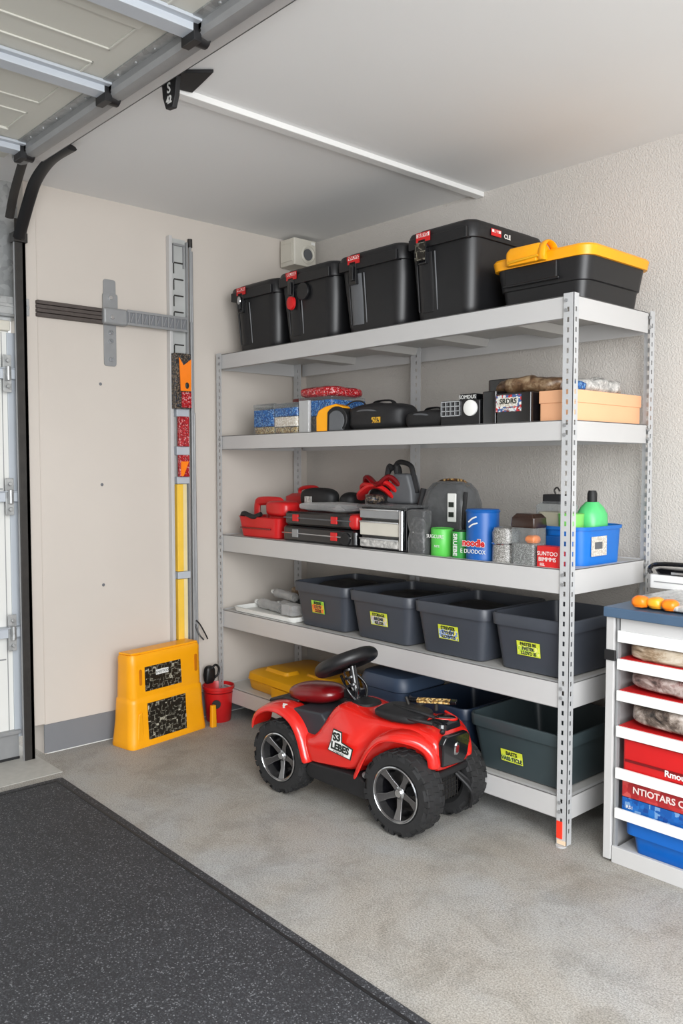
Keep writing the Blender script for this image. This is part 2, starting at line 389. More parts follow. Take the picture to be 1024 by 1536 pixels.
rv.build('riveted_edge', M_galv, tr)
# black foam bracket by the ceiling strip
hk = thing('ceiling_bracket', 'black angled bracket with white logo hanging under the ceiling strip', 'bracket', (1.30, -1.60, H-.001))
MB().prism([(-.06, -.045), (.04, -.065), (.13, .03), (.02, .05), (-.04, .06)], 'z', -.012, -.0005).build('top_plate', M_blk2, hk, .003)
MB().prism([(-.045, -.012), (.045, -.012), (.035, -.07), (.018, -.105), (-.022, -.10), (-.04, -.06)], 'y', -.052, -.034).build('hanging_flap', M_blk2, hk, .003)
text('S', .045, M_wht, hk, (.0, -.053, -.042), (PI/2, 0, .0), bold=.001)
text('42', .032, M_wht, hk, (.0, -.053, -.078), (PI/2, 0, .0), bold=.001)
# ivory vent box in the corner
vb = thing('vent_box', 'small ivory vent box with round opening high in the wall corner', 'vent', (.075, -.12, 2.378))
MB().rings([(0, .12, .15, .008), (.004, .125, .155, .01), (.14, .125, .155, .01)]).build('housing', M_ivory, vb)
MB().lathe([(.048, 0), (.05, .006), (.040, .012), (.032, .006)], T(.0615, .015, .062, 0, PI/2), cap1=False).build('duct_ring', M_ivory, vb)
MB().cyl((.062, .015, .062), (.0665, .015, .062), .030, n=20).build('duct_opening', M_gpl, vb)
MB().box(.060, .066, .04, .065, .118, .134).build('clip', M_wht, vb, .002)
MB().box(-.05, .05, -.083, -.077, .02, .115).build('side_plate', M_ivory, vb, .006)

for i, (z, nm) in enumerate(((1.684, 'topmost, under the dark brush bar'), (1.216, 'middle of the three'), (.744, 'lowest of the three, above the grey skirting'))):
    b = MB().lathe([(.007, 0), (.0075, .002), (.005, .004), (.003, .001)], T(.0005, -1.25, z, 0, PI/2), n=12)
    tag(b.build('screw_anchor', M_base), 'small round screw anchor in the left wall, '+nm, 'screw anchor', 'screw anchors in the left wall')

# ------------------------------------------------------------------ rubber mat
mt = MB().rings([(0.0005, 4.6, 3.9, .01), (.010, 4.6, 3.9, .01), (.0125, 4.59, 3.89, .01)], M=T(.31+2.3, -1.668-1.95, .0, 0, 0, -.02))
mo = mt.build('rubber_mat', M_rub); tag(mo, 'large charcoal speckled rubber mat on the concrete floor', 'floor mat')
e = MB(); Me = T(2.61, -3.618, 0, 0, 0, -.02); e.box(-2.27, 2.27, 1.910, 1.920, .0125, .0145, Me); e.box(-2.27, -2.26, -1.9, 1.91, .0125, .0145, Me)
e.build('mat_border', M_blk2, mo, .001)

# ------------------------------------------------------------------ shelving rack
XL, XR, YF, YB = .035, 2.112, -.618, -.09
LV = [(1.870, .076), (1.457, .070), (.952, .086), (.563, .090), (.168, .080)]
rack = thing('storage_rack', 'tall grey steel storage rack with five shelves and perforated posts', 'shelving unit', (0, 0, 0))
def perf(mb, M, w, h, cols, z0=.05, pitch=.034, hw=.0045, hh=.008, t=.002):
    xs = [0]
    for c in cols: xs += [c-hw, c+hw]
    xs.append(w); z = z0; last = 0
    while z+hh < h-.02:
        mb.box(0, w, 0, t, last, z-hh, M)
        for i in range(0, len(xs), 2): mb.box(xs[i], xs[i+1], 0, t, z-hh, z+hh, M)
        last = z+hh; z += pitch
    mb.box(0, w, 0, t, last, h, M)
def post(x, y, sx, sy, name='post', h=1.872, w1=.040, w2=.030):
    b = MB()
    M = T(x, y, .004) @ Matrix.Diagonal((sx, 1, 1, 1)); perf(b, M, w1, h, [w1*.55])
    M = T(x, y, .004, 0, 0, PI/2) @ Matrix.Diagonal((sy, 1, 1, 1)); perf(b, M, w2, h, [w2*.5])
    b.cyl((x+sx*w1/2, y+sy*.0, .0), (x+sx*w1/2, y+sy*.0, .004), .02, n=10)
    return b.build(name, M_post, rack)
p_fl = post(XL-.006, YF-.006, 1, 1)
p_fr = post(XR+.006, YF-.006, -1, 1)
post(XL-.0, YB-.03, 1, 1, w1=.06); post(XR+.006, YB+.006, -1, -1); post(.915, YB-.03, 1, 1, w1=.06)
MB().box(XR-.032, XR-.010, YF-.0085, YF-.006, .025, .085).build('red_marking', mat('orange_red_tape', (240, 54, 30), .5), p_fr)
MB().box(XR-.030, XR+.004, YF-.0085, YF-.006, .006, .02).build('paint_mark', mat('cream_tape', (225, 200, 170), .5), p_fr)
for z, h in LV:
    dk = MB().box(XL+.004, XR-.004, YF+.006, YB-.002, z-.012, z-.004)
    sh = dk.build('shelf', M_deck, rack)
    b = MB().box(XL+.02, XR-.03, YF, YF+.003, z-h, z).box(XL+.02, XR-.03, YF, YF+.02, z-.004, z).box(XL+.02, XR-.03, YF, YF+.018, z-h, z-h+.003)
    b.build('front_beam', M_shelf, sh, .001)
    MB().box(XL+.04, XR-.03, YB-.003, YB, z-h, z).build('back_beam', M_shelf, sh, .001)
    MB().box(XR-.003, XR, YF+.03, YB-.03, z-h, z).box(XR-.018, XR, YF+.03, YB-.03, z-.004, z).build('side_beam', M_shelf, sh, .001)
    MB().box(XL, XL+.003, YF+.03, YB-.03, z-h, z).build('side_beam', M_shelf, sh, .001)
    for x in (.45, .9, 1.3, 1.72):
        MB().prism([(x-.06, z-.013), (x-.045, z-.045), (x+.045, z-.045), (x+.06, z-.013)], 'y', YF+.006, YB-.004).build('cross_brace', M_deck, sh)
    for px in (XR-.022, XL+.02):
        for dz in (.018, .05): MB().cyl((px, YF-.007, z-dz), (px, YF-.011, z-dz), .006, n=8).build('rivet', M_grey, sh)
    for dz in (.02, .055): MB().cyl((XR+.006, YB-.03, z-dz), (XR+.011, YB-.03, z-dz), .006, n=8).build('rivet', M_grey, sh)
Z1, Z2, Z3, Z4, Z5 = [z-.004 for z, h in LV]

# ------------------------------------------------------------------ tubs on shelves four and five
def tub(label, x0, x1, y0, d, z, h, m, sticker, words, group, stm=M_lime, name='storage_tub', inkm=M_ink, sx=.4):
    w = x1-x0
    t = thing(name, label, 'tub', ((x0+x1)/2, y0+d/2, z), 0, group)
    b = MB(); k = .86
    def o(f): return w-.02-(1-f)*(w*(1-k)), d-.02-(1-f)*(d*.10)
    S = []
    for zz in (0, .006, .5, 1):
        pass
    wb, db = o(0); wt, dt = o(1)
    secs = [(0, wb-.02, db-.02, .02), (.006, wb, db, .03), (h-.045, wt-.006, dt-.006, .035), (h-.043, w-.006, d-.006, .04), (h-.006, w, d, .042), (h, w-.006, d-.006, .04), (h, w-.022, d-.022, .034), (h-.05, wt-.012, dt-.012, .03), (.012, wb-.01, db-.01, .025)]
    b.rings(secs, True, True, n=5)
    b.build('tub_body', m, t)
    if sticker:
        sw, sh, zz = sticker
        tilt = math.atan2((dt-db)/2, h-.05); yy = -(db/2+(dt-db)/2*zz/(h-.05))-.0016
        st = MB().box(-sw/2, sw/2, -.0006, .0006, -sh/2, sh/2).build('sticker', stm, t, 0)
        st.location = (w*(sx-.5), yy-.001, zz); st.rotation_euler = (tilt, 0, 0)
        n = len(words)
        MB().box(-sw/2+.003, sw/2-.003, -.0012, -.0008, -sh/2+.003, sh/2-sh/(n+.3)).build('colour_block', words[0][1], st)
        for i, (wd, _) in enumerate(words):
            text(wd, sh/(n+.6)*1.15, inkm if i != 1 else M_navy, st, (0, -.0016, sh/2-sh/(n+.2)*(i+.62)), sx=.92, bold=.0006)
    return t
G4 = 'slate grey tubs on the fourth shelf'
pl = [patch('sticker_orange', [(236, 120, 50), (240, 150, 60), (220, 190, 60), (230, 90, 50)], 160), patch('sticker_pale', [(215, 215, 190), (180, 200, 190), (225, 205, 120), (190, 170, 190)], 160), patch('sticker_blue', [(90, 130, 190), (200, 210, 220), (225, 215, 90), (150, 170, 210)], 160), patch('sticker_lime', [(214, 220, 70), (180, 200, 60), (225, 225, 130), (160, 190, 70)], 160)]
tub('slate grey tub with green and orange sticker, leftmost on the fourth shelf', .600, .975, -.600, .42, Z4, .207, M_tub, (.085, .058, .100), [('INSEES', pl[0]), ('ETETE', 0), ('CLEEE', 0)], G4, patch('sticker_green', [(150, 205, 60), (170, 215, 70), (120, 190, 70), (190, 220, 80)], 40), sx=.47)
tub('slate grey tub with pale patterned sticker, second from left on the fourth shelf', .985, 1.36, -.602, .42, Z4, .207, M_tub, (.10, .056, .098), [('STORAGE', pl[1]), ('BIREMIE', 0), ('RELESB', 0)], G4, sx=.5)
tub('slate grey tub with blue and yellow sticker, second from right on the fourth shelf', 1.372, 1.745, -.602, .42, Z4, .207, M_tub, (.10, .056, .096), [('STREVSER', pl[2]), ('LIYE:IBN', 0), ('SLOWTES', 0)], G4, sx=.49)
tub('slate grey tub with lime sticker behind the front right post, on the fourth shelf', 1.757, 2.095, -.600, .43, Z4, .207, M_tub, (.098, .052, .090), [('PASTES BS', pl[3]), ('PASTEK', 0), ('LLOYD IS', 0)], G4, sx=.50)
tub('dark green-grey tub with lime sticker, on the bottom shelf at the right', 1.66, 2.098, -.600, .45, Z5, .205, M_tubdk, (.095, .045, .075), [('BASTS', pl[3]), ('VASS TICLE', 0)], 'tubs on the bottom shelf', sx=.45)
tub('large navy tub half hidden behind the red quad on the bottom shelf', 1.32, 1.645, -.585, .44, Z5, .20, M_navy, None, None, 'tubs on the bottom shelf')
for (x, y, z, w, d, h, sd, lb) in ((1.56, -.38, Z4+.013, .28, .30, .17, 3, 'crumpled black bag inside the third slate tub'), (.79, -.39, Z4+.013, .30, .32, .19, 5, 'black bag filling the leftmost slate tub'), (1.17, -.39, Z4+.013, .29, .32, .185, 8, 'black bag filling the second slate tub')):
    b = MB().blob(w, d, h, .5, .02, 9, sd); o = b.build('refuse_bag', M_bag); o.location = (x, y, z); tag(o, lb, 'bag', 'black bags in the slate tubs')
b = MB().blob(.24, .30, .12, .6, .02, 9, 21); o = b.build('folded_sheet', mat('blue_grey_film', (50, 62, 74), .25)); o.location = (1.93, -.39, Z4+.013); tag(o, 'glossy blue-grey folded sheet inside the tub behind the front right post', 'sheet')

# ------------------------------------------------------------------ black lidded boxes on the top shelf
def logo(parent, x, y, z, w, h, words, rot=0, top=M_redst, ic=M_wht, vert=False):
    st = MB().box(-w/2, w/2, -.001, .001, -h/2, h/2).build('logo_label', top, parent); st.location = (x, y, z); st.rotation_euler = (0, 0, rot)
    MB().box(-w/2+.003, w/2-.003, -.0017, -.0011, 0, h/2-.003).build('white_band', M_wht, st)
    text(words, h*.62, M_redst, st, (0, -.0022, h*.22), sx=.85, bold=.0005)
    return st
G1 = 'black lidded boxes on the top shelf'
def bigbox(label, x0, x1, word, latch, h=.345, lines=True):
    w = x1-x0; d = .47
    t = thing('storage_box', label, 'storage box', ((x0+x1)/2, YF+.015+d/2, Z1), 0, G1)
    b = MB(); hb = h-.065
    S = [(0, w*.80-.03, d-.10, .03), (.012, w*.80, d-.07, .05), (.04, w*.83, d-.06, .055), (hb*.98, w-.022, d-.022, .06), (hb+.01, w-.022, d-.022, .06)]
    b.rings(S, n=6); b.build('box_body', M_blk, t)
    l = MB()
    l.rings([(hb-.008, w-.008, d-.008, .055), (hb+.04, w, d, .06), (hb+.052, w-.012, d-.012, .055), (hb+.054, w-.05, d-.05, .05), (hb+.066, w-.07, d-.07, .045)], n=6)
    l.box(-w/2+.03, w/2-.03, -d/2-.003, -d/2+.03, hb-.012, hb+.03)
    l.build('lid', M_blk, t, .003)
    MB().rings([(hb+.06, .11, .20, .03), (hb+.078, .10, .19, .03), (hb+.082, .07, .15, .02)], M=T(w*.18, -.06, 0)).build('lid_grip', M_blk2, t)
    lx = -w*.20
    def yf(z): return -(d-.07)/2-((d-.022)-(d-.07))/2*min(1, max(0, z-.012)/(hb-.03))
    la = MB().box(lx-.024, lx+.02, yf(hb)-.018, yf(hb)+.02, hb-.075, hb+.022).box(lx-.014, lx+.01, yf(hb)-.028, yf(hb)-.012, hb-.06, hb+.0)
    lt = la.build('latch', M_gblk if latch != 'grey' else M_gpl, t, .004)
    logo(t, lx+.005, -d/2-.006, hb+.028, .072, .036, word)
    # strap ribs down the front
    for dx, wdt in ((-.045, .006), (.05, .006)) if lines else ():
        pts = [(lx+dx, yf(z)-.001, z) for z in [hb-.03-(hb-.075)*i/5 for i in range(6)]]
        MB().tube(pts, .003, 6).build('strap_rib', M_gpl if dx > 0 else M_blk2, t)
    pts = [(lx, yf(z)-.001, z) for z in [hb-.03-(hb-.07)*i/6 for i in range(7)]]
    MB().tube(pts, .03, 10, flat=(.036, .007)).build('strap', M_blk if latch != 'wide' else M_gpl, t)
    return t, lx, hb, yf
t, lx, hb, yf = bigbox('black lidded box nearest the left wall, smallest-looking of the four', .105, .490, 'INMORE', 'black', .335)
MB().sphere((lx+.012, yf(hb)-.034, hb-.02), (.013, .006, .02)).build('catch', M_chr, t)
t, lx, hb, yf = bigbox('black lidded box with a round red latch, second from the left', .492, .905, 'DISCUSES', 'black')
MB().rings([(0, .055, .062, .026), (.012, .05, .058, .024), (.016, .036, .044, .02)], M=T(lx+.002, yf(hb)-.012, hb-.095, PI/2)).build('red_latch', M_redst, t)
MB().cyl((lx+.075, yf(hb)-.0, hb-.05), (lx+.075, yf(hb)-.012, hb-.05), .04, n=18).build('round_boss', M_blk, t, .003)
t, lx, hb, yf = bigbox('black lidded box with a wide grey strap down its front, third from the left', .912, 1.315, 'INNOVES', 'wide')
t, lx, hb, yf = bigbox('black lidded box beside the yellow lidded tote, tallest of the four', 1.322, 1.675, 'SERVIS', 'black', .362)
MB().box(-.026, .026, -.001, .001, -.035, .035).build('care_label', M_scrib, t).location = (lx, yf(hb)-.0295, hb-.03)
for o_ in ():
    pass
st = logo(t, 0, 0, 0, .06, .026, 'NEO'); st.location = (.1785, -.10, hb+.02); st.rotation_euler = (0, 0, PI/2)
text('CLE', .024, M_wht, t, (.178, -.03, hb+.016), (PI/2, 0, PI/2), bold=.0006)

# black tote with yellow lid
t = thing('lidded_tote', 'black tote with bright yellow lid and latch, right end of the top shelf', 'storage box', (1.905, -.315, Z1), 0)
w, d, h = .43, .44, .20
b = MB().rings([(0, w-.11, d-.09, .03), (.008, w-.09, d-.07, .04), (.075, w-.07, d-.055, .045), (.078, w-.055, d-.045, .05), (.10, w-.05, d-.04, .05), (.165, w-.03, d-.025, .05)], n=6)
b.build('tote_body', M_blk, t)
MB().box(-.14, .08, -d/2+.006, -d/2+.02, .095, .155).box(-.15, .09, -d/2+.004, -d/2+.014, .088, .098).build('recess_frame', M_blk, t, .004)
MB().rings([(.155, w-.012, d-.012, .05), (.185, w, d, .055), (.193, w-.012, d-.012, .05), (.194, w-.06, d-.06, .04), (.204, w-.09, d-.09, .035)], n=6).build('lid', M_yel, t)
l = MB().rings([(0, .165, .055, .018), (.045, .16, .06, .018), (.062, .14, .045, .018)], M=T(-.04, -d/2+.004, .158))
l.box(-.10, .02, -d/2-.030, -d/2-.02, .155, .175)
l.build('latch_body', M_yel, t, .004)
MB().tube([(.045, -d/2+.05, .19), (.045, -d/2+.03, .215), (.044, -d/2, .222), (.042, -d/2-.022, .205), (.04, -d/2-.028, .175), (.038, -d/2-.024, .16)], .01, 8, flat=(.016, .006)).build('latch_clip', M_yel, t)
MB().tube([(-.10, -d/2-.03, .165), (-.04, -d/2-.034, .168), (.03, -d/2-.03, .172)], .005, 8).build('latch_bar', M_yel2, t)

# ------------------------------------------------------------------ second shelf
def rbox(name, label, cat, x0, x1, y0, y1, z0, z1, m, r=.01, bevel=.003, group=None, taper=1):
    w, d, h = x1-x0, y1-y0, z1-z0
    t = thing(name, label, cat, ((x0+x1)/2, (y0+y1)/2, z0), 0, group)
    bd = MB().rings([(0, w*taper, d*taper, r), (h, w, d, r)]).build('body', m, t, bevel); return t, w, d, h, bd
def clearjar(label, x0, x1, y0, y1, z0, h, lid, fill, lidm=M_clear, group=None, lab=None, name='clear_plastic_box', film=None):
    w, d = x1-x0, y1-y0
    t = thing(name, label, 'plastic box', ((x0+x1)/2, (y0+y1)/2, z0), 0, group)
    MB().rings([(0.001, w, d, .018), (h, w, d, .018)], n=5).build('clear_shell', film or M_clear, t)
    if lid: MB().rings([(h-.008, w+.008, d+.008, .02), (h+.014, w+.006, d+.006, .02), (h+.018, w-.02, d-.02, .014)], n=5).build('lid', lidm, t, .002)
    for i, (a, b_, m) in enumerate(fill):
        if m in (M_bluelab, M_whtlab): MB().rings([(.004+h*a, w+.002, d+.002, .019), (h*b_, w+.002, d+.002, .019)], False, False, n=5).build('printed_sleeve', m, t)
        else: MB().rings([(.004+h*a, w-.008, d-.008, .014), (h*b_, w-.008, d-.008, .014)], n=4).build('contents', m, t)
    return t
GB = 'clear boxes on the second shelf'
clearjar('clear box with blue and white print, leftmost on the second shelf', .285, .45, -.585, -.45, Z2, .135, True, [(0, .28, M_gold), (.28, .9, M_bluelab)], group=GB)
t = clearjar('clear box of screws with blue wrap and white label, beside the leftmost one', .456, .632, -.59, -.45, Z2, .13, True, [(0, .25, M_gold), (.25, .62, M_whtlab), (.62, .95, M_bluelab)], group=GB)
clearjar('low clear box with dark lid behind the two blue printed boxes', .40, .56, -.43, -.30, Z2, .165, True, [(0, .6, M_whtlab)], M_rdk, GB)
clearjar('tall clear box with crumpled red lid, behind the yellow tape case', .60, .84, -.56, -.34, Z2, .165, False, [(0, .45, M_cruft), (.45, .9, M_bluelab)], group=GB)
o = MB().blob(.25, .23, .05, .5, .012, 20, 2).build('crumpled_cover', M_redp2); o.location = (.73, -.46, Z2+.163); tag(o, 'crumpled red plastic cover on top of the tall clear box', 'cover')
MB
t = thing('clear_plastic_sleeve', 'narrow frosted plastic sleeve standing left of the yellow tape case', 'sleeve', (.675, -.575, Z2))
MB().rings([(0, .075, .02, .008), (.15, .075, .02, .008)]).build('sleeve_body', clear('frosted_plastic', (225, 226, 226), .3, .5), t)
# yellow tape case
t = thing('tape_measure', 'yellow and black tape case with a big black round face', 'tape measure', (.865, -.555, Z2), .25)
MB().prism([(-.085, 0), (.02, 0), (.04, .05), (.06, .112), (.02, .125), (-.035, .115), (-.072, .098), (-.085, .07)], 'y', -.035, .035).build('case', M_yel, t, .008)
D = [(-.02, 0)]+[(.03+.058*math.cos(a), .055+.058*math.sin(a)) for a in [PI-.6-(PI+.2)*k/12 for k in range(13)]]+[(.085, 0)]
MB().prism(D, 'y', -.043, .043).build('round_face', M_blk2, t, .006)
MB().prism([(x*.75+.008, z*.78+.006) for x, z in D], 'y', -.046, -.04).build('face_inset', M_gpl, t, .003)
o = MB().tube([(.88, -.52, Z2+.11), (.93, -.51, Z2+.135), (.985, -.50, Z2+.13), (1.01, -.50, Z2+.09), (1.015, -.50, Z2+.01)], .0035, 8).build('wire_loop', M_dkst); tag(o, 'thin dark wire loop between yellow tape case and black bag', 'wire')
rbox('battery_block', 'small black block behind the yellow tape case', 'battery', .985, 1.03, -.50, -.44, Z2, Z2+.055, M_blk2)
# soft black bags
def softbag(label, cx, cy, w, d, h, seed, logo_c=None):
    t = thing('tool_pouch', label, 'bag', (cx, cy, Z2), 0, 'black pouches on the second shelf')
    MB().blob(w, d, h, .55, .012, 10, seed).build('pouch_body', M_bag, t)
    MB().tube([(-w*.46, -d*.32, h*.55), (-w*.2, -d*.46, h*.75), (w*.1, -d*.47, h*.72), (w*.44, -d*.33, h*.5)], .004, 6).build('zip', M_gpl, t)
    MB().tube([(-w*.2, 0, h*.93), (-w*.1, 0, h*1.12), (w*.15, 0, h*1.12), (w*.25, 0, h*.93)], .006, 8, flat=(.014, .004)).build('carry_strap', M_bag, t)
    if logo_c: MB().box(-.03, .03, -.003, .003, -.012, .012).build('brand_patch', logo_c, t).location = (w*.12, -d*.5+.002, h*.38)
    return t
softbag('long black pouch with a small yellow patch, centre of the second shelf', 1.095, -.49, .33, .17, .115, 4, patch('patch_amber', [(210, 160, 30), (40, 30, 10), (230, 180, 40), (190, 140, 30)], 160))
softbag('smaller black pouch without patch, right of the yellow patched one', 1.385, -.49, .22, .15, .075, 9)
# radio gadget
t = thing('tool_radio', 'black radio with a chrome grid front and white round dial', 'radio', (1.60, -.53, Z2), .05)
MB().box(-.10, .085, -.045, .05, 0, .10).build('radio_body', M_blk, t, .006)
gr = MB()
for i in range(5): gr.box(-.095+i*.022, -.092+i*.022, -.05, -.045, .04, .095)
for i in range(4): gr.box(-.095, -.004, -.05, -.045, .04+i*.018, .043+i*.018)
gr.build('grille', M_chr, t)
MB().lathe([(.03, 0), (.03, .008), (.026, .01)], T(.045, -.045, .068, PI/2)).build('dial', M_wht, t)
MB().box(-.03, .05, -.02, .04, .10, .125).build('handle_block', M_gblk, t, .004)
text('SOMDUS', .02, M_wht, t, (.01, -.0215, .112))
rbox('speaker_case', 'tall glossy black case standing behind the radio and the labelled box', 'case', 1.60, 1.76, -.42, -.30, Z2, Z2+.185, M_gblk, .02)
rbox('small_black_case', 'narrow glossy black case between the radio and the labelled box', 'case', 1.70, 1.765, -.575, -.44, Z2, Z2+.125, M_gblk, .01)
t, w, d, h, bd = rbox('battery_charger', 'black wrapped box with red, blue and white label beside the peach box', 'box', 1.775, 1.925, -.585, -.44, Z2, Z2+.112, M_gblk, .006)
st = MB().box(-.055, .055, -.001, .001, -.03, .03).build('front_label', patch('label_redblue', [(200, 205, 205), (190, 50, 50), (60, 90, 140), (220, 220, 215), (120, 40, 40)], 110), t); st.location = (-.02, -d/2-.002, .075)
MB().box(-.045, .04, -.0018, -.0012, -.012, .02).build('label_panel', M_whtlab, st); text('SRDRS', .026, M_ink, st, (0, -.0024, .006), bold=.0006); text('DWSRES', .012, M_wht, st, (0, -.0024, -.022))
# peach box
t = thing('cardboard_box', 'long peach coloured cardboard box with lid at the right end of the second shelf', 'box', (2.01, -.33, Z2), 0)
MB().rings([(0, .135, .45, .004), (.075, .135, .45, .004)]).build('body', M_pch, t, .001)
MB().rings([(.068, .143, .458, .005), (.112, .143, .458, .005)]).build('lid', M_pch, t, .002)
o = MB().blob(.30, .13, .062, .75, .02, 14, 5).build('wrapped_bundle', M_brown); o.location = (1.845, -.46, Z2+.114); o.rotation_euler = (0, 0, .08); tag(o, 'long brown wrapped bundle lying on the labelled black box', 'bundle')
o = MB().blob(.12, .34, .055, .7, .022, 18, 6).build('clear_bag', M_foil); o.location = (1.995, -.31, Z2+.112); tag(o, 'crumpled clear plastic bag lying on the peach box', 'plastic bag')
o = MB().blob(.05, .07, .035, .7, .012, 20, 4).build('blue_sachet', M_bluelab); o.location = (2.035, -.46, Z2+.112); tag(o, 'small blue printed sachet on the peach box', 'sachet')

# ------------------------------------------------------------------ third shelf
# red open tool carrier
t = thing('tool_carrier', 'red plastic tool carrier with raised handle, leftmost on the third shelf', 'tool box', (.33, -.50, Z3), .05)
MB().rings([(0, .26, .16, .02), (.008, .28, .18, .03), (.10, .31, .20, .03), (.105, .32, .21, .03), (.105, .30, .19, .03), (.02, .26, .16, .02)], n=5).build('tray', M_redp, t)
MB().box(-.13, .10, -.103, -.09, .045, .052).build('front_rib', M_rdk, t, .002)
MB().tube([(-.12, 0, .09), (-.115, 0, .16), (-.09, 0, .178), (.04, 0, .18), (.07, 0, .165), (.075, 0, .09)], .014, 10, flat=(.022, .012)).build('handle', M_redp, t)
MB().rings([(.08, .12, .12, .02), (.15, .10, .10, .02)], M=T(.09, .0, 0)).build('inner_bin', M_redp, t, .003)
MB().tube([(-.14, -.08, .10), (-.10, -.10, .12), (-.03, -.10, .105), (.02, -.09, .12)], .012, 8).build('tool_grip', M_blk2, t)
t = thing('tool_case', 'red moulded tool case behind the red carrier on the third shelf', 'case', (.385, -.30, Z3), 0)
MB().rings([(0, .28, .14, .02), (.20, .27, .13, .03), (.215, .22, .09, .03)], n=5).build('shell', M_redp, t)
MB().tube([(-.08, 0, .20), (-.07, 0, .24), (.05, 0, .245), (.08, 0, .20)], .01, 8).build('handle', M_redp, t)
t = thing('red_toolbox_small', 'red glossy jerry-shaped case between the carrier and the black cases', 'case', (.44, -.52, Z3+.11), 0)
MB().blob(.17, .12, .075, .5, .004, 8, 3).build('shell', M_redp, t)
# black flat cases
for i, (x0, x1, zz, hh, lb, sd) in enumerate(((.515, 1.03, 0, .075, 'long flat black case with chrome edge, bottom of the pile on the third shelf', 1), (.53, 1.02, .078, .065, 'flat black case with red clasp, middle of the pile on the third shelf', 2))):
    t = thing('flat_tool_case', lb, 'case', ((x0+x1)/2, -.49, Z3+zz), 0, 'pile of flat black cases')
    w = x1-x0
    MB().rings([(0, w-.02, .18, .02), (.01, w, .2, .03), (hh-.01, w, .2, .03), (hh, w-.02, .18, .02)], n=5).build('shell', M_gblk, t, .002)
    MB().tube([(-w/2+.01, -.102, hh*.55), (0, -.104, hh*.55), (w/2-.02, -.102, hh*.55)], .003, 6).build('edge_strip', M_chr if not i else M_gpl, t)
    for lx in (-.15, .12): MB().box(lx-.02, lx+.02, -.106, -.098, hh*.3, hh*.8).build('clasp', M_redst if i or lx > 0 else M_grey, t, .002)
    if i: MB().blob(.10, .14, .066, .4, .003, 9, 3, T(w/2-.03, -.03, 0)).build('end_cap', M_redp, t)
    else: MB().cyl((w/2-.06, -.108, .035), (w/2-.06, -.095, .035), .028, n=18).build('end_knob', M_blk2, t, .002)
o = MB().blob(.40, .17, .04, .6, .01, 16, 12).build('clear_film_pack', M_clrf); o.location = (.77, -.48, Z3+.146); tag(o, 'crinkled clear film lying over the pile of flat black cases', 'plastic film')
t = thing('ear_defenders', 'black rounded case leaning at the back above the flat cases', 'case', (.60, -.42, Z3+.15), 0)
MB().blob(.24, .10, .10, .7, .004, 8, 7).build('shell', M_blk2, t); MB().box(-.05, .0, -.056, -.04, .02, .06).build('clip', M_foil, t, .002)
o = MB().blob(.10, .12, .09, .8, .006, 8, 8).build('round_pouch', M_blk2); o.location = (.79, -.38, Z3+.145); tag(o, 'small round dark pouch behind the clear film on the flat cases', 'bag')
# clear drawer stack
t = thing('drawer_organiser', 'stack of clear parts drawers with white and chrome bands', 'organiser', (1.19, -.50, Z3), 0)
MB().box(-.135, .13, -.075, .1, 0, .185).build('carcass', M_gblk, t, .003)
zz = .012
for hgt, m in ((.038, M_foil), (.06, M_ivory), (.04, M_grey)):
    f_ = MB().box(-.13, .10, -.092, -.07, zz, zz+hgt).build('drawer', m, t, .004)
    MB().box(-.13, .10, -.096, -.092, zz+hgt-.006, zz+hgt).build('drawer_lip', M_chr, f_, .001)
    zz += hgt+.012
MB().cyl((.115, -.088, .01), (.115, -.088, .17), .013, n=10).build('side_roller', M_chr, t)
MB().box(-.14, .14, -.1, .1, .182, .192).build('top_plate', M_smoke, t, .002)
# red and black tangled harness + grey holster
t = thing('safety_harness', 'tangled black and red harness piled on the drawers', 'harness', (1.03, -.40, Z3+.145), 0)
MB().blob(.20, .16, .12, .75, .016, 11, 3, T(.01, .02, 0)).build('black_webbing', M_blk2, t)
for k, (sx_, z_, m) in enumerate(((0, .10, M_redp), (.02, .125, M_redp), (.04, .15, M_rdk))):
    MB().tube([(-.11+sx_, -.05, z_-.035), (-.07+sx_, -.085, z_-.01+.01*k), (.0+sx_, -.095, z_-.022*(k-1)), (.05+sx_, -.075, z_+.012), (.085+sx_, -.04, z_-.03)], .013, 8, flat=(.020, .011)).build('red_strap', m, t)
MB().tube([(-.02, .0, .12), (.02, .0, .19), (.07, .0, .21), (.09, .0, .14)], .012, 8, flat=(.016, .007)).build('black_loop', M_bag, t)
t = thing('tool_holster', 'upright grey and black holster with two loops on the drawers', 'holster', (1.145, -.42, Z3+.192), 0)
MB().prism([(-.075, .0), (.09, .0), (.085, .06), (.06, .13), (-.025, .13), (-.045, .06)], 'y', -.035, .035).build('shell', M_gpl, t, .012, 3)
MB().tube([(-.03, 0, .12), (-.035, 0, .165), (-.01, 0, .18), (.05, 0, .165), (.068, 0, .12), (.09, 0, .05)], .011, 8).build('frame_loop', M_blk2, t)
MB().tube([(-.06, -.02, .0), (-.075, -.02, .08), (-.06, -.02, .16), (-.035, -.02, .15)], .011, 8).build('side_loop', M_blk2, t)
o = MB().blob(.07, .08, .04, .7, .008, 12, 3).build('foil_packet', M_cruft); o.location = (1.075, -.52, Z3+.192); tag(o, 'small crumpled grey packet in front of the holster on the drawers', 'packet')
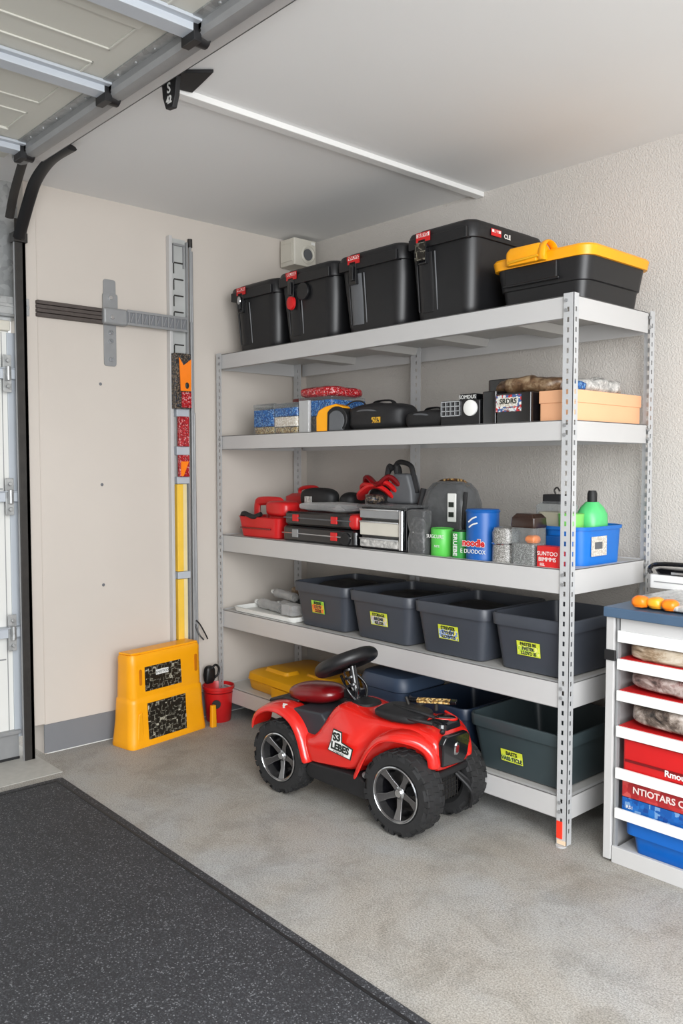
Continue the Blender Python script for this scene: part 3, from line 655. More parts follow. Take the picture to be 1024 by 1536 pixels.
# grey transparent backpack case
t = thing('clear_case', 'tall smoky clear case with domed top and white tag on the third shelf', 'case', (1.41, -.40, Z3), 0)
MB().rings([(0, .235, .15, .03), (.20, .24, .15, .04), (.255, .215, .13, .045), (.285, .17, .09, .04), (.292, .12, .06, .03)], n=6).build('shell', M_smoke, t)
MB().rings([(.004, .20, .11, .03), (.20, .205, .11, .03), (.25, .185, .10, .03), (.28, .13, .06, .03)], n=5).build('inner_liner', patch('grey_highlight_film', [(110, 110, 111), (144, 145, 146), (178, 179, 180)], 9, .25, 'noise', bump=.5), t)  # liner greys lightened to imitate highlights on the clear shell
MB().box(.045, .09, -.082, -.076, .13, .245).build('hang_tag', M_wht, t, .003)
MB().box(.055, .08, -.085, -.082, .15, .17).box(.055, .08, -.085, -.082, .19, .21).build('tag_print', M_ink, t)
MB().tube([(-.11, 0, .25), (-.06, 0, .292), (.05, 0, .296), (.09, 0, .27)], .006, 8).build('cord', patch('cord_tan', [(150, 110, 60), (60, 45, 30), (180, 150, 100), (90, 60, 40)], 120), t)
MB().tube([(.115, -.06, .02), (.122, -.07, .14), (.115, -.05, .25)], .008, 8).build('side_strap', M_blk2, t)
MB().tube([(-.122, -.05, .02), (-.128, -.06, .14), (-.118, -.04, .26)], .014, 8).build('side_strap', M_blk2, t)
t = thing('clear_flask', 'clear ribbed flask with white highlights coloured into its filling, in front of the smoky case', 'flask', (1.39, -.575, Z3), 0)
MB().rings([(0, .095, .055, .02), (.05, .10, .06, .025), (.09, .085, .05, .02), (.13, .10, .058, .02), (.175, .10, .058, .02), (.18, .07, .04, .015)], n=6).build('flask_body', M_smoke, t)
MB().blob(.08, .045, .15, .7, .010, 18, 4, T(0, 0, .004)).build('contents', patch('grey_highlight_streaks', [(84, 84, 84), (150, 149, 147), (220, 218, 215)], 40, .2, 'noise', bump=.8), t)  # pale patches in the filling stand in for highlights on the flask
# cans
def can(label, x, y, r, h, m, cat='can', lidm=M_grey, group=None, name='paint_can'):
    t = thing(name, label, cat, (x, y, Z3), 0, group)
    MB().lathe([(r*.96, 0), (r, .003), (r, h-.003), (r*.96, h)], n=32).build('can_body', m, t)
    MB().lathe([(r*.99, h-.004), (r*1.02, h), (r*.9, h+.002), (r*.88, h-.001)], n=32).build('rim', lidm, t)
    return t
t = can('wide bright green can beside the smoky clear case', 1.485, -.545, .045, .108, M_grn, group='green cans', lidm=M_grn)
text('SUGCURE', .02, M_wht, t, (.002, -.0462, .078)); text('NITS', .013, M_wht, t, (.012, -.0462, .04))
t = can('narrow dark-lidded green can with vertical white writing', 1.582, -.55, .032, .105, mat('deep_green', (52, 150, 62), .4), group='green cans', lidm=M_blk)
text('SRUEBE', .026, M_wht, t, (.0, -.033, .052), (PI/2, PI/2, 0), bold=.0006)
t = can('tall blue can with red and white writing', 1.682, -.54, .062, .182, M_blu2, lidm=M_blu)
MB().lathe([(.064, .180), (.066, .186), (.06, .192)], n=32).build('lid', M_blu2, t)
text('noodle', .036, M_redst, t, (.006, -.0635, .066), (PI/2, 0, .05), bold=.0016); text('noodle', .036, M_wht, t, (.006, -.0630, .066), (PI/2, 0, .05), bold=.003)
text('E DUODOX', .022, M_wht, t, (.004, -.0635, .034), (PI/2, 0, .03)); 
MB().tube([(-.015, -.0625, .125), (.0, -.0635, .135), (.022, -.061, .142)], .003, 6).build('swash', M_wht, t)
MB().tube([(-.018, -.0622, .145), (.0, -.0635, .158), (.018, -.062, .165)], .003, 6).build('swash', M_wht, t)
t = thing('dark_can', 'narrow dark can squeezed behind the green and blue cans', 'can', (1.61, -.47, Z3)); MB().lathe([(.033, 0), (.033, .14), (.025, .155), (.012, .16)]).build('can_body', M_blk, t)
t = thing('mesh_cup', 'silver crinkled mesh cup between the blue can and the clear jar', 'cup', (1.80, -.55, Z3))
MB().lathe([(.048, 0), (.052, .004), (.05, .07), (.052, .11), (.045, .128), (.02, .133)], n=24).build('cup_body', M_mesh, t)
MB().lathe([(.053, .068), (.055, .071), (.053, .074)], n=24, cap0=False, cap1=False).build('band', M_chr, t)
t = thing('glass_jar', 'square clear jar of hardware with a dark brown open lid', 'jar', (1.905, -.56, Z3))
MB().rings([(0, .10, .08, .012), (.135, .10, .08, .012)], n=4).build('jar_glass', M_clear, t)
MB().rings([(.003, .092, .072, .01), (.078, .092, .072, .01)]).build('hardware', M_mesh, t)
MB().blob(.05, .05, .03, .7, .006, 20, 2, T(.02, -.005, .08)).build('orange_item', M_org, t)
MB().rings([(.135, .10, .08, .008), (.142, .104, .084, .01), (.17, .10, .08, .01), (.185, .075, .06, .01)], M=T(0, 0, 0, 0, .0, 0)).build('lid', mat('dark_brown_plastic', (46, 30, 24), .25), t, .002)
t = thing('tall_jar', 'tall jar of cream powder with black clip lid behind the front right post', 'jar', (1.915, -.40, Z3))
MB().rings([(0, .13, .10, .02), (.21, .13, .10, .02), (.225, .09, .07, .02)], n=5).build('jar_glass', M_clear, t)
MB().rings([(.004, .115, .085, .018), (.185, .115, .085, .018)], n=5).build('powder', M_beige, t)
MB().rings([(.215, .09, .07, .015), (.25, .09, .07, .015)], n=5).build('lid', M_blk2, t, .003)
MB().tube([(-.005, 0, .248), (-.012, 0, .265), (.0, 0, .275), (.012, 0, .262)], .003, 6).build('wire_clip', M_dkst, t)
rbox('blue_box', 'small deep blue box between the clear jar and the tall jar', 'box', 1.935, 2.03, -.50, -.46, Z3, Z3+.105, M_blu2, .004)
t, w, d, h, bd = rbox('red_carton', 'small red printed carton touching the front right post', 'box', 1.968, 2.055, -.60, -.555, Z3, Z3+.076, M_redst, .002, .001)
text('SUNTOO', .02, M_wht, t, (.0, -d/2-.001, .05)); text('BIMMMS', .02, M_wht, t, (.0, -d/2-.001, .03)); text('EEL', .014, M_wht, t, (-.02, -d/2-.001, .012))
# blue bucket
t = thing('blue_tub', 'blue plastic tub with white label behind the front right post', 'tub', (1.985, -.335, Z3))
MB().rings([(0, .17, .27, .05), (.125, .18, .29, .055), (.126, .192, .302, .06), (.138, .194, .304, .06), (.138, .176, .286, .05), (.01, .165, .265, .05)], n=6).build('tub_body', M_blu, t)
sl = MB().box(-.001, .001, -.05, .05, -.035, .035).build('white_label', M_whtlab, t); sl.location = (.0915, -.04, .068)
MB().box(.001, .0016, -.03, .02, -.01, .015).build('label_print', M_gpl, sl)
t = thing('spray_bottle', 'mint green bottle with black cap standing in the blue tub', 'bottle', (2.0, -.30, Z3+.012))
MB().rings([(0, .10, .12, .045), (.135, .10, .12, .045), (.165, .10, .12, .05), (.19, .075, .09, .035), (.21, .045, .045, .02)], n=6).build('bottle_body', M_grn2, t)
MB().lathe([(.018, .208), (.018, .24), (.014, .252)], n=16).build('cap', M_blk2, t)
t = thing('green_cup', 'pale green round cup in the blue tub in front of the mint bottle', 'cup', (1.985, -.415, Z3+.012))
MB().lathe([(.04, 0), (.046, .16), (.047, .17), (.042, .172)], n=24).build('cup_body', mat('lime_green_plastic', (124, 206, 98), .4), t)

# ------------------------------------------------------------------ fourth shelf left
t = thing('white_tray', 'low white tray with rounded front at the left of the fourth shelf', 'tray', (.36, -.50, Z4), 0)
MB().rings([(0, .47, .17, .02), (.006, .49, .19, .04), (.026, .50, .20, .04), (.027, .48, .18, .03), (.008, .46, .16, .03)], n=5).build('tray_body', M_wht, t)
for i, (x, y, z, L, r, a, lb) in enumerate(((.27, -.47, .035, .26, .026, -.15, 'clear plastic bottle lying at the left of the white tray'), (.38, -.42, .035, .22, .026, -.12, 'clear plastic bottle lying at the back right of the white tray'), (.30, -.40, .085, .24, .024, -.2, 'clear plastic bottle lying on top of the other bottles'))):
    t = thing('clear_bottle', lb, 'bottle', (x, y, Z4+z), a, 'clear bottles on the white tray')
    MB().lathe([(r*.8, -L/2), (r, -L/2+.01), (r*.85, -L/4), (r, -L/8), (r*.85, 0), (r, L/8), (r, L/3), (r*.4, L/2-.02), (r*.4, L/2)], T(0, 0, 0, 0, -PI/2)).build('bottle_body', M_clrf, t)
    MB().lathe([(r*.75, -L/2+.012), (r*.75, L/3)], T(0, 0, -.003, 0, -PI/2)).build('contents', [M_mesh, M_whtlab, M_foil][i], t)
    MB().cyl((-L/2, 0, 0), (-L/2-.018, 0, 0), r*.5, n=12).build('cap', M_wht, t)
rbox('clear_block', 'small clear box at the right end of the white tray', 'box', .49, .58, -.575, -.50, Z4+.028, Z4+.078, M_clrf, .006)
o = MB().blob(.28, .22, .07, .4, .01, 12, 3).build('brown_packet', M_brown); o.location = (.42, -.26, Z4+.058); tag(o, 'brown wrapped packet behind the clear bottles beside the leftmost tub', 'packet')
rbox('crate_insert', 'flat grey box under the brown packet on the fourth shelf', 'box', .29, .55, -.36, -.15, Z4, Z4+.056, M_gpl, .006)

# ------------------------------------------------------------------ bottom shelf left
t = thing('yellow_tool_case', 'low yellow moulded tool case at the left of the bottom shelf', 'case', (.435, -.36, Z5), -.05)
MB().rings([(0, .47, .38, .03), (.01, .49, .40, .04), (.05, .50, .41, .04), (.054, .51, .42, .04), (.085, .50, .41, .04), (.098, .45, .36, .04)], n=5).build('shell', M_yel2, t)
MB().rings([(.09, .20, .10, .02), (.115, .18, .08, .02)], M=T(-.08, -.10, 0)).build('handle', M_yel2, t, .004)
MB().rings([(.09, .20, .20, .03), (.108, .18, .18, .03)], M=T(.14, .04, 0)).build('raised_panel', M_yel2, t, .004)
MB().prism([(-.02, -.2125), (.16, -.2125), (.06, -.216), (0, -.216)], 'z', .0, .05).build('front_plate', M_yel2, t, .002)
t = thing('navy_box', 'rounded navy blue storage box with pale dusty lid behind the steering wheel', 'storage box', (1.165, -.43, Z5), 0)
MB().rings([(0, .24, .26, .03), (.19, .27, .29, .05), (.195, .28, .30, .055), (.225, .28, .30, .06), (.25, .26, .28, .06), (.26, .21, .23, .05)], n=6).build('box_body', mat('slate_blue_plastic', (52, 66, 86), .45, 0, .06, 8), t)

# ------------------------------------------------------------------ wall rail, brush bar, bracket
t = thing('wall_bar', 'dark brown ribbed bar fixed horizontally to the left wall', 'wall bar', (.004, -1.40, 1.995), 0)
for k in range(4): MB().box(-.004, .022+.004*(k % 2), -.155, .165, -.036+.018*k, -.020+.018*k).build('rib', M_brn, t, .002)
t = thing('wall_bracket', 'upright grey steel wall bracket with bolts clasping the dark bar', 'bracket', (.001, -1.20, 1.97), 0)
MB().rings([(0, .40, .062, .012), (.006, .40, .062, .012)], M=T(0, 0, 0, 0, PI/2)).build('back_plate', M_grey, t, .001)
MB().rings([(.006, .12, .075, .01), (.012, .12, .075, .01)], M=T(0, 0, .075, 0, PI/2)).build('upper_plate', M_grey, t, .001)
MB().box(.004, .045, -.05, .075, -.012, .065).build('clamp_block', M_grey, t, .012, 3)
for z in (.115, -.085, -.17, -.045): MB().cyl((.006, .0, z), (.02, .0, z), .011, n=6).build('bolt', M_chr, t, .001)
MB().cyl((.045, -.01, .02), (.052, -.01, .02), .010, n=12).build('bolt', M_chr, t, .001)
t = thing('slotted_arm', 'grey slotted metal arm running from the bracket to the vertical rail', 'metal arm', (.033, -.98, 1.998), 0)
ar_ = MB(); ar_.box(-.033, 0, -.155, -.13, -.02, .02); ar_.box(.016, .022, -.155, .175, .024, .036).box(.016, .022, -.155, .175, -.036, -.024).box(.0, .016, -.155, .175, -.03, .03, mi=1)
for i in range(10): ar_.box(.016, .024, -.15+i*.035, -.143+i*.035, -.026, .026)
for i in range(9): ar_.prism([(-.14+i*.035, -.02), (-.125+i*.035, .022), (-.119+i*.035, .022), (-.134+i*.035, -.02)], 'x', .016, .021)
ar_.build('arm_plate', [M_grey, M_base], t, .001)
vr = thing('tool_rail', 'tall grey vertical rail on the left wall holding packs and yellow levels', 'wall rail', (.002, -.835, 0), 0)
MB().box(0, .006, -.045, .045, .40, 2.42).build('back_plate', mat('pale_zinc', (186, 188, 186), .45, .2), vr)
MB().box(0, .030, -.060, -.043, .40, 2.425).build('rail_flange', M_shelf, vr, .002)
MB().box(0, .022, .042, .052, .40, 2.41).build('rail_flange', M_grey, vr, .002)
sl = MB()
for z in (2.30, 2.22, 2.14, 2.06, 1.90): sl.box(.0055, .012, -.022, .03, z, z+.006); sl.box(.0055, .009, -.025, -.02, z-.05, z)
sl.build('slot', M_dkst, vr)
MB().box(.004, .02, -.03, .035, 2.385, 2.395).box(.004, .014, .028, .035, 2.28, 2.39).box(.004, .014, -.03, -.024, 2.30, 2.39).build('top_frame', M_grey, vr, .001)
for z0, z1 in ((1.548, 1.585), (1.358, 1.40), (1.215, 1.25), (.74, .775)): MB().box(.004, .034, -.03, .042, z0, z1).build('strap_band', M_strut, vr, .002)
rods = thing('rod_bundle', 'bundle of thin grey rods standing beside the vertical tool rail', 'rods', (.012, -.765, .02))
for dx, dy, h in ((0, 0, 2.395), (.006, .011, 2.35), (.014, -.004, 2.0), (.012, .018, 1.55)):
    MB().cyl((dx, dy, .0), (dx*.6, dy*.6, h), .0065, n=10).build('rod', M_grey, rods)
MB().cyl((0, 0, 2.37), (0, 0, 2.41), .012, n=12).build('rod_cap', M_dkst, rods)
o = MB().tube([(.03, -.76, .52), (.04, -.745, .50), (.05, -.72, .45), (.05, -.705, .42)], .004, 6).tube([(.03, -.765, .50), (.05, -.755, .45), (.06, -.735, .42)], .004, 6).build('cable', M_blk); tag(o, 'short black cable looping out beside the rods above the yellow stand', 'cable')
for (z0, z1, y0, y1, x1, m, m2, lb) in ((1.585, 1.855, -.892, -.80, .045, M_blk2, M_org, 'black blister pack with orange and red card, topmost on the rail'), (1.40, 1.548, -.862, -.805, .032, M_redp2, M_redst, 'red printed packet below the orange pack on the rail'), (1.25, 1.358, -.862, -.805, .032, M_redp2, M_org, 'red and orange packet just above the yellow levels')):
    t = thing('hanging_pack', lb, 'packet', (.034, (y0+y1)/2, z0), 0, 'packs hanging on the tool rail')
    w, h = y1-y0, z1-z0
    MB().box(0, x1-.01, -w/2, w/2, 0, h).build('pack_body', M_cruft if m is M_blk2 else m, t, .003)
    if m is M_blk2:
        MB().prism([(-w/2+.03, h*.32), (w/2-.004, h*.32), (w/2-.002, h*.9), (-.0, h*.78), (-w/2+.022, h*.92)], 'x', x1-.01, x1-.005).build('orange_card', m2, t)
        MB().box(x1-.01, x1-.006, -w/2+.035, w/2-.003, h*.02, h*.30).build('red_card', M_redp2, t)
        MB().sphere((x1-.004, w*.2, h*.42), (.003, .011, .016)).build('print_mark', M_ink, t)
    elif m2 is M_org:
        MB().prism([(-w/2+.006, 0.004), (-w/2+.02, 0.004), (w/2-.006, h*.7), (-w/2+.006, h*.7)], 'x', x1-.01, x1-.007).build('orange_card', m2, t)
for z0, z1, lb in ((.775, 1.215, 'yellow spirit level on the rail, the upper one'), (.43, .74, 'yellow spirit level on the rail, lower one rising from behind the yellow stand')):
    t = thing('spirit_level', lb, 'spirit level', (.01, -.845, z0), 0, 'yellow levels on the tool rail')
    MB().box(0, .028, -.022, .012, .002, z1-z0-.002).build('level_body', M_lev, t, .002)
    MB().box(0, .022, .012, .036, .002, z1-z0-.002).build('level_edge', M_levs, t, .001)

# yellow stand on the floor
t = thing('yellow_stand', 'chunky amber plastic stand with two black printed panels against the left wall', 'plastic stand', (.112, -1.02, 0), -PI/2+.17)
# local x along the wall (from +y end to -y end), local -y... front faces +X world => local +y
secs = []
def st(z, w, d, r, cx=0, cy=0): secs.append((z, w, d, r, cx, cy))
st(0, .465, .165, .03); st(.012, .475, .17, .04); st(.03, .47, .165, .04); st(.12, .455, .150, .04); st(.205, .45, .142, .04); st(.222, .448, .138, .04); st(.228, .440, .128, .04); st(.235, .442, .130, .04); st(.38, .435, .118, .035); st(.415, .437, .118, .035); st(.43, .425, .105, .03)
MB().rings(secs, n=6).build('stand_body', M_yel, t, 0, ang=50)
for z0, z1, xa, xb, d0 in ((.030, .200, -.095, .135, .0), (.255, .408, -.080, .140, .0)):
    def yy(z): return .0832-(z/.43)*.030 if z > .225 else .084-(z/.22)*.011
    pb = MB().add([(xa, yy(z0)-.004, z0), (xb, yy(z0)-.004, z0), (xb, yy(z1)-.004, z1), (xa, yy(z1)-.004, z1), (xa, yy(z0)+.002, z0), (xb, yy(z0)+.002, z0), (xb, yy(z1)+.002, z1), (xa, yy(z1)+.002, z1)], [(0, 1, 2, 3), (4, 7, 6, 5), (0, 4, 5, 1), (1, 5, 6, 2), (2, 6, 7, 3), (3, 7, 4, 0)])
    p_ = pb.build('printed_panel', M_scrib, t, .001)
    if z0 > .2:
        MB().box(.0, .075, yy(.33)+.0005, yy(.33)+.0035, .322, .345).build('white_plate', M_wht, p_)
        text('LNOTOD', .018, M_ink, p_, (.0375, yy(.33)+.0042, .333), (PI/2, 0, PI))
# handle slots and side recess
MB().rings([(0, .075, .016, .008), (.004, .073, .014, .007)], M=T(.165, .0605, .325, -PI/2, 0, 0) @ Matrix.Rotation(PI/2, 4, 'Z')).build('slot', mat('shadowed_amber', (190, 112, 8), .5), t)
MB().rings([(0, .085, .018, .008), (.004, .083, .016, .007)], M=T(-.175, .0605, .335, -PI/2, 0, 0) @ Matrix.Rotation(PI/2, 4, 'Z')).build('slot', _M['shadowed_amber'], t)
MB().prism([(.165, .03), (.20, .03), (.192, .16), (.17, .17)], 'y', .072, .082).build('side_fin', M_yel, t, .006)
MB().box(-.205, .20, -.045, .045, .425, .438).build('top_ridge', M_yel, t, .008, 3)
MB().prism([(.14, -.03), (.215, -.035), (.205, .045), (.15, .05)], 'z', .43, .44).build('top_tab', M_yel, t, .004)

# red bucket
t = thing('red_bucket', 'small red bucket with black printed mark between the yellow stand and the rack', 'bucket', (.085, -.665, 0))
MB().lathe([(.060, 0), (.063, .004), (.076, .165), (.082, .168), (.082, .182), (.078, .183), (.074, .17), (.058, .01)], n=32).build('bucket_body', M_redp, t)
MB().lathe([(.0765, .150), (.080, .152), (.0775, .154)], n=32, cap0=False, cap1=False).build('rim_band', M_rdk, t)
MB().cyl((.050, -.046, .10), (.058, -.052, .10), .022, n=16).build('black_emblem', M_blk2, t)
t = thing('black_clamp', 'black spring clamp poking up behind the red bucket', 'clamp', (.055, -.70, .19))
MB().blob(.04, .06, .09, .6, .006, 16, 2).build('clamp_body', M_blk, t)
MB().tube([(.02, .0, .08), (.02, .025, .095), (.02, .045, .075), (.02, .04, .045), (.02, .02, .03)], .006, 8).build('clamp_ring', M_blk, t)
t = thing('yellow_block', 'small amber block lying between the yellow stand and the red bucket', 'block', (.17, -.755, .0), .0)
MB().rings([(0, .025, .03, .005), (.11, .02, .026, .005)]).build('block_body', M_yel, t, .002)

# ------------------------------------------------------------------ tool cart at right
CX0, CX1, CF, CB = 2.245, 3.05, -.60, -.14
cart = thing('tool_cart', 'white slatted tool cart with blue-grey top, cut off by the right edge', 'tool cart', (0, 0, 0))
MB().box(CX0-.005, CX1, CF-.02, CB, .813, .846).build('worktop', mat('blue_grey_top', (70, 92, 116), .4), cart, .004)
MB().box(CX0+.045, CX1, CF+.004, CF+.01, .765, .812).build('fascia', M_shelf, cart, .001)
pm = M_shelf
MB().box(CX0, CX0+.028, CF-.006, CF+.03, .008, .812).build('post', pm, cart, .002)
MB().box(CX0+.032, CX0+.040, CF+.002, CF+.02, .05, .812).build('inner_upright', M_grey, cart, .001)
MB().box(CX0+.0, CX0+.03, CB-.03, CB, .008, .812).build('post', pm, cart, .002)
MB().box(CX0+.002, CX0+.008, CF+.03, CB-.03, .02, .812).build('side_panel', M_shelf, cart)
MB().box(CX0+.0, CX1, CB-.006, CB-.002, .02, .812).build('back_panel', M_shelf, cart)
MB().box(CX0+.03, CX1, CF-.004, CF+.01, .0, .056).box(CX0+.03, CX1, CF, CB, .03, .04).build('plinth', M_shelf, cart, .002)
MB().box(CX0-.003, CX0+.036, CF-.012, CF-.002, .67, .705).build('latch', M_blk2, cart, .003)
RL = [(.734, .771), (.644, .679), (.542, .575), (.423, .458), (.285, .320), (.153, .186)]
for i, (a, b_) in enumerate(RL):
    s_ = MB().box(CX0+.04, CX1, CF-.006, CF+.004, a, b_).box(CX0+.04, CX1, CF, CB-.01, a, a+.005).build('tray', M_white, cart, .001)
    if i in (1, 2, 3): MB().box(CX0+.045, CX1, CF+.005, CB-.02, a+.006, b_+.0015).build('red_liner', M_redp, s_)
def item(name, label, cat, x0, x1, y0, y1, z0, h, m, e=.6, amp=.01, fr=10, seed=1):
    o = MB().blob(x1-x0, y1-y0, h, e, amp, fr, seed, n=56, m=26).build(name, m); o.location = ((x0+x1)/2, (y0+y1)/2, z0); return tag(o, label, cat)
item('wrapped_roll', 'tan wrapped roll on the topmost tray of the cart', 'roll', CX0+.06, CX0+.66, CF+.006, CF+.24, .6805, .052, M_tan, .3, .005, 9, 3)
item('wrapped_pack', 'crumpled grey pack on the second tray of the cart', 'packet', CX0+.055, CX0+.66, CF+.006, CF+.26, .5805, .060, M_mix2, .45, .008, 9, 5)
item('wrapped_pack', 'dark crumpled pack with pink sheen on the third tray of the cart', 'packet', CX0+.055, CX0+.66, CF+.006, CF+.26, .4635, .076, M_mix, .45, .010, 8, 8)
t, w, d, h, bd = rbox('red_tool_case', 'bright red case with white lettering in the cart', 'case', CX0+.055, CX1-.1, CF+.012, CB-.06, .292, .415, M_redst, .012, .004)
MB().box(-w/2+.01, w/2-.01, -d/2-.003, -d/2+.002, .052, .060).box(-w/2+.01, w/2-.01, -d/2-.003, -d/2+.002, .012, .018).build('groove', M_rdk, t)
text('Rmouugh', .028, M_wht, t, (-w/2+.20, -d/2-.004, .048), bold=.0006); text('NONSTOP', .014, M_rdk, t, (-w/2+.19, -d/2-.004, .024))
t, w, d, h, bd = rbox('red_carton', 'red carton with pale lettering lying on the blue carton in the cart', 'carton', CX0+.055, CX1-.1, CF+.012, CB-.08, .226, .282, patch('faded_red', [(176, 44, 46), (190, 60, 60), (160, 36, 40), (196, 80, 76)], 30), .004, .002)
text('NTIOTARS CI', .030, mat('pale_pink', (225, 205, 200), .5), t, (-w/2+.13, -d/2-.003, .030), bold=.0006)
t, w, d, h, bd = rbox('blue_carton', 'blue printed carton under the red carton in the cart', 'carton', CX0+.055, CX1-.1, CF+.012, CB-.08, .160, .224, patch('blue_pack', [(14, 80, 156), (20, 94, 172), (14, 66, 140), (18, 86, 160), (30, 104, 180), (110, 150, 196)], 60), .004, .002)
text('RS1', .016, M_wht, t, (-w/2+.03, -d/2-.003, .036))
t = thing('blue_bin', 'deep blue plastic bin in the bottom of the cart', 'bin', ((CX0+CX1)/2+.0, CF+.21, .041))
w = CX1-CX0-.12
MB().rings([(0, w-.06, .34, .02), (.058, w-.045, .36, .025), (.062, w-.0, .385, .03), (.108, w, .39, .03), (.108, w-.02, .37, .025), (.02, w-.08, .32, .02)], n=5).build('bin_body', mat('cobalt_plastic', (12, 96, 182), .35), t)
# things on the cart top
item('clear_bag', 'crinkled clear plastic bag spread over the cart top', 'plastic bag', CX0+.03, CX0+.62, CF+.015, CB-.02, .847, .028, M_foil, .5, .012, 14, 3)
for i, (x, y) in enumerate(((2.345, -.575), (2.395, -.567), (2.445, -.575))):
    o = MB().blob(.052, .05, .036, .8, .004, 20, i).build('orange_capsule', M_orgg if i % 2 else M_org); o.location = (x, y, .852)
    tag(o, ['leftmost orange capsule under film on the cart top', 'pale amber capsule between the two orange ones on the cart top', 'rightmost orange capsule in view on the cart top'][i], 'capsule', 'orange capsules on the cart top')
t = thing('white_case', 'white case at the back of the cart top against the wall', 'case', (2.42, -.20, .866))
MB().rings([(0, .44, .09, .01), (.05, .44, .09, .01)]).build('case_body', M_white, t, .004)
MB().box(-.2, .2, -.047, -.044, .024, .027).build('seam', M_grey, t)
t = thing('hand_tool', 'glossy black hand tool lying on the white case', 'tool', (2.42, -.21, .917))
MB().rings([(0, .40, .05, .02), (.016, .42, .055, .02), (.022, .40, .04, .02)], n=5).build('handle_body', M_gblk, t)
MB().tube([(-.22, -.02, .0), (-.225, -.02, .02), (-.19, -.02, .036), (-.05, -.02, .040), (.15, -.02, .036)], .008, 8).build('handle_bar', M_gblk, t)
MB().box(-.14, .1, -.031, -.026, .004, .012).build('chrome_strip', M_chr, t)

# ------------------------------------------------------------------ ride-on quad
Q = thing('toy_quad', 'red ride-on toy quad with black steering wheel and chunky tyres on the concrete', 'ride-on toy', (1.050, -.868, 0), .09)
def mirror(y, s): return y*s
# body: stations lofted along x, each a closed (y,z) ring
def _r(x): return x
def ring(x, zt, zs, ws, zm, wm, zb, wb):
    h = [(0, zt), (ws*.5, zt-(zt-zs)*.12), (ws*.85, zt-(zt-zs)*.45), (ws, zs), (wm, zm), (wm*.985, (zm+zb)/2), (wb, zb+.012), (wb*.85, zb)]
    L = [(x, y, z) for y, z in h] + [(x, -y, z) for y, z in h[::-1] if y > 1e-6]
    return L
Sx = [(-.145, .300, .285, .05, .272, .055, .262, .05),
      (-.125, .322, .305, .075, .285, .08, .262, .07),
      (-.06, .325, .308, .085, .29, .09, .25, .08),
      (.02, .315, .300, .09, .28, .10, .23, .085),
      (.09, .290, .284, .12, .265, .135, .195, .12),
      (.13, .268, .262, .150, .24, .166, .160, .160),
      (.165, .262, .258, .158, .24, .170, .152, .166),
      (.195, .285, .278, .150, .25, .172, .152, .168),
      (.222, .372, .350, .118, .27, .172, .153, .168),
      (.25, .402, .385, .100, .285, .172, .155, .168),
      (.31, .396, .378, .105, .29, .172, .160, .168),
      (.37, .384, .366, .112, .29, .170, .166, .165),
      (.405, .382, .362, .118, .29, .155, .180, .14),
      (.44, .384, .364, .120, .30, .125, .20, .11),
      (.52, .388, .368, .118, .31, .11, .23, .09),
      (.60, .388, .368, .112, .31, .10, .23, .08),
      (.68, .378, .362, .110, .31, .10, .22, .08),
      (.735, .366, .352, .110, .30, .108, .225, .095),
      (.765, .350, .338, .108, .29, .108, .232, .098),
      (.778, .330, .318, .098, .285, .100, .242, .09)]
def sx_(x): return x if x < .5 else .5+(x-.5)*.82
MB().loft([ring(sx_(q[0]), *q[1:]) for q in Sx], True, True).build('body_shell', M_red, Q, sub=1, ang=60)
def fender(path, y0, y1, s, name):
    R = []
    for i, (x, z) in enumerate(path):
        row = []
        nrm = V((path[min(i+1, len(path)-1)][0]-path[max(i-1, 0)][0], 0, path[min(i+1, len(path)-1)][1]-path[max(i-1, 0)][1])).normalized()
        nx, nz = -nrm.z, nrm.x
        y1_ = y1 if x < .60 else y1-(x-.60)*.5
        for tt, drop in ((0, -.006), (.3, .0), (.6, .0), (.85, -.006), (.97, -.014), (1, -.03)):
            y = y0+(y1_-y0)*min(tt, 1)
            row.append((x+nx*drop, s*y, z+nz*drop))
        R.append(row)
    return MB().loft(R, False, False, False).build(name, M_red, Q, solid=.007, sub=2, ang=75)
rp = [(-.17, .232), (-.165, .275), (-.14, .312), (-.085, .345), (-.02, .355), (.05, .343), (.10, .312), (.135, .262), (.155, .205), (.17, .158)]
fp = [(.40, .165), (.43, .225), (.462, .285), (.51, .335), (.575, .362), (.65, .368), (.72, .355), (.77, .325), (.79, .285), (.79, .25)]
for s in (-1, 1):
    fender(rp, .06, .184, s, 'rear_fender'); fender([(sx_(x)-.012, z) for x, z in fp], .075, .184, s, 'front_fender')
# seat
MB().rings([(.29, .20, .15, .05), (.335, .23, .165, .06), (.352, .20, .14, .05)], M=T(.045, 0, -.012), n=6).build('seat_base', M_blk, Q)
MB().prism([(.0, .29), (.10, .262), (.165, .232), (.20, .262), (.222, .33), (.20, .352), (.05, .345)], 'y', -.140, .140).build('seat_side', mat('charcoal_plastic', (46, 49, 54), .5), Q, .008, 3)
sb = MB().blob(.265, .18, .080, .85, 0, 5, 1, T(.055, 0, .343, 0, -.10)); sb.build('seat_cushion', M_rdk, Q)
MB().prism([(-.155, .318), (-.06, .338), (.02, .348), (.02, .36), (-.07, .358), (-.15, .335)], 'y', -.085, .085).build('rear_deck', M_blk, Q, .006)
ar2 = MB().prism([(.0, 0), (.028, .004), (.02, .014), (.035, .020), (.002, .03), (.008, .016)], 'y', -.001, .001).build('white_arrow', M_wht, Q); ar2.location = (.0, -.168, .336); ar2.rotation_euler = (-.9, -.3, 0)
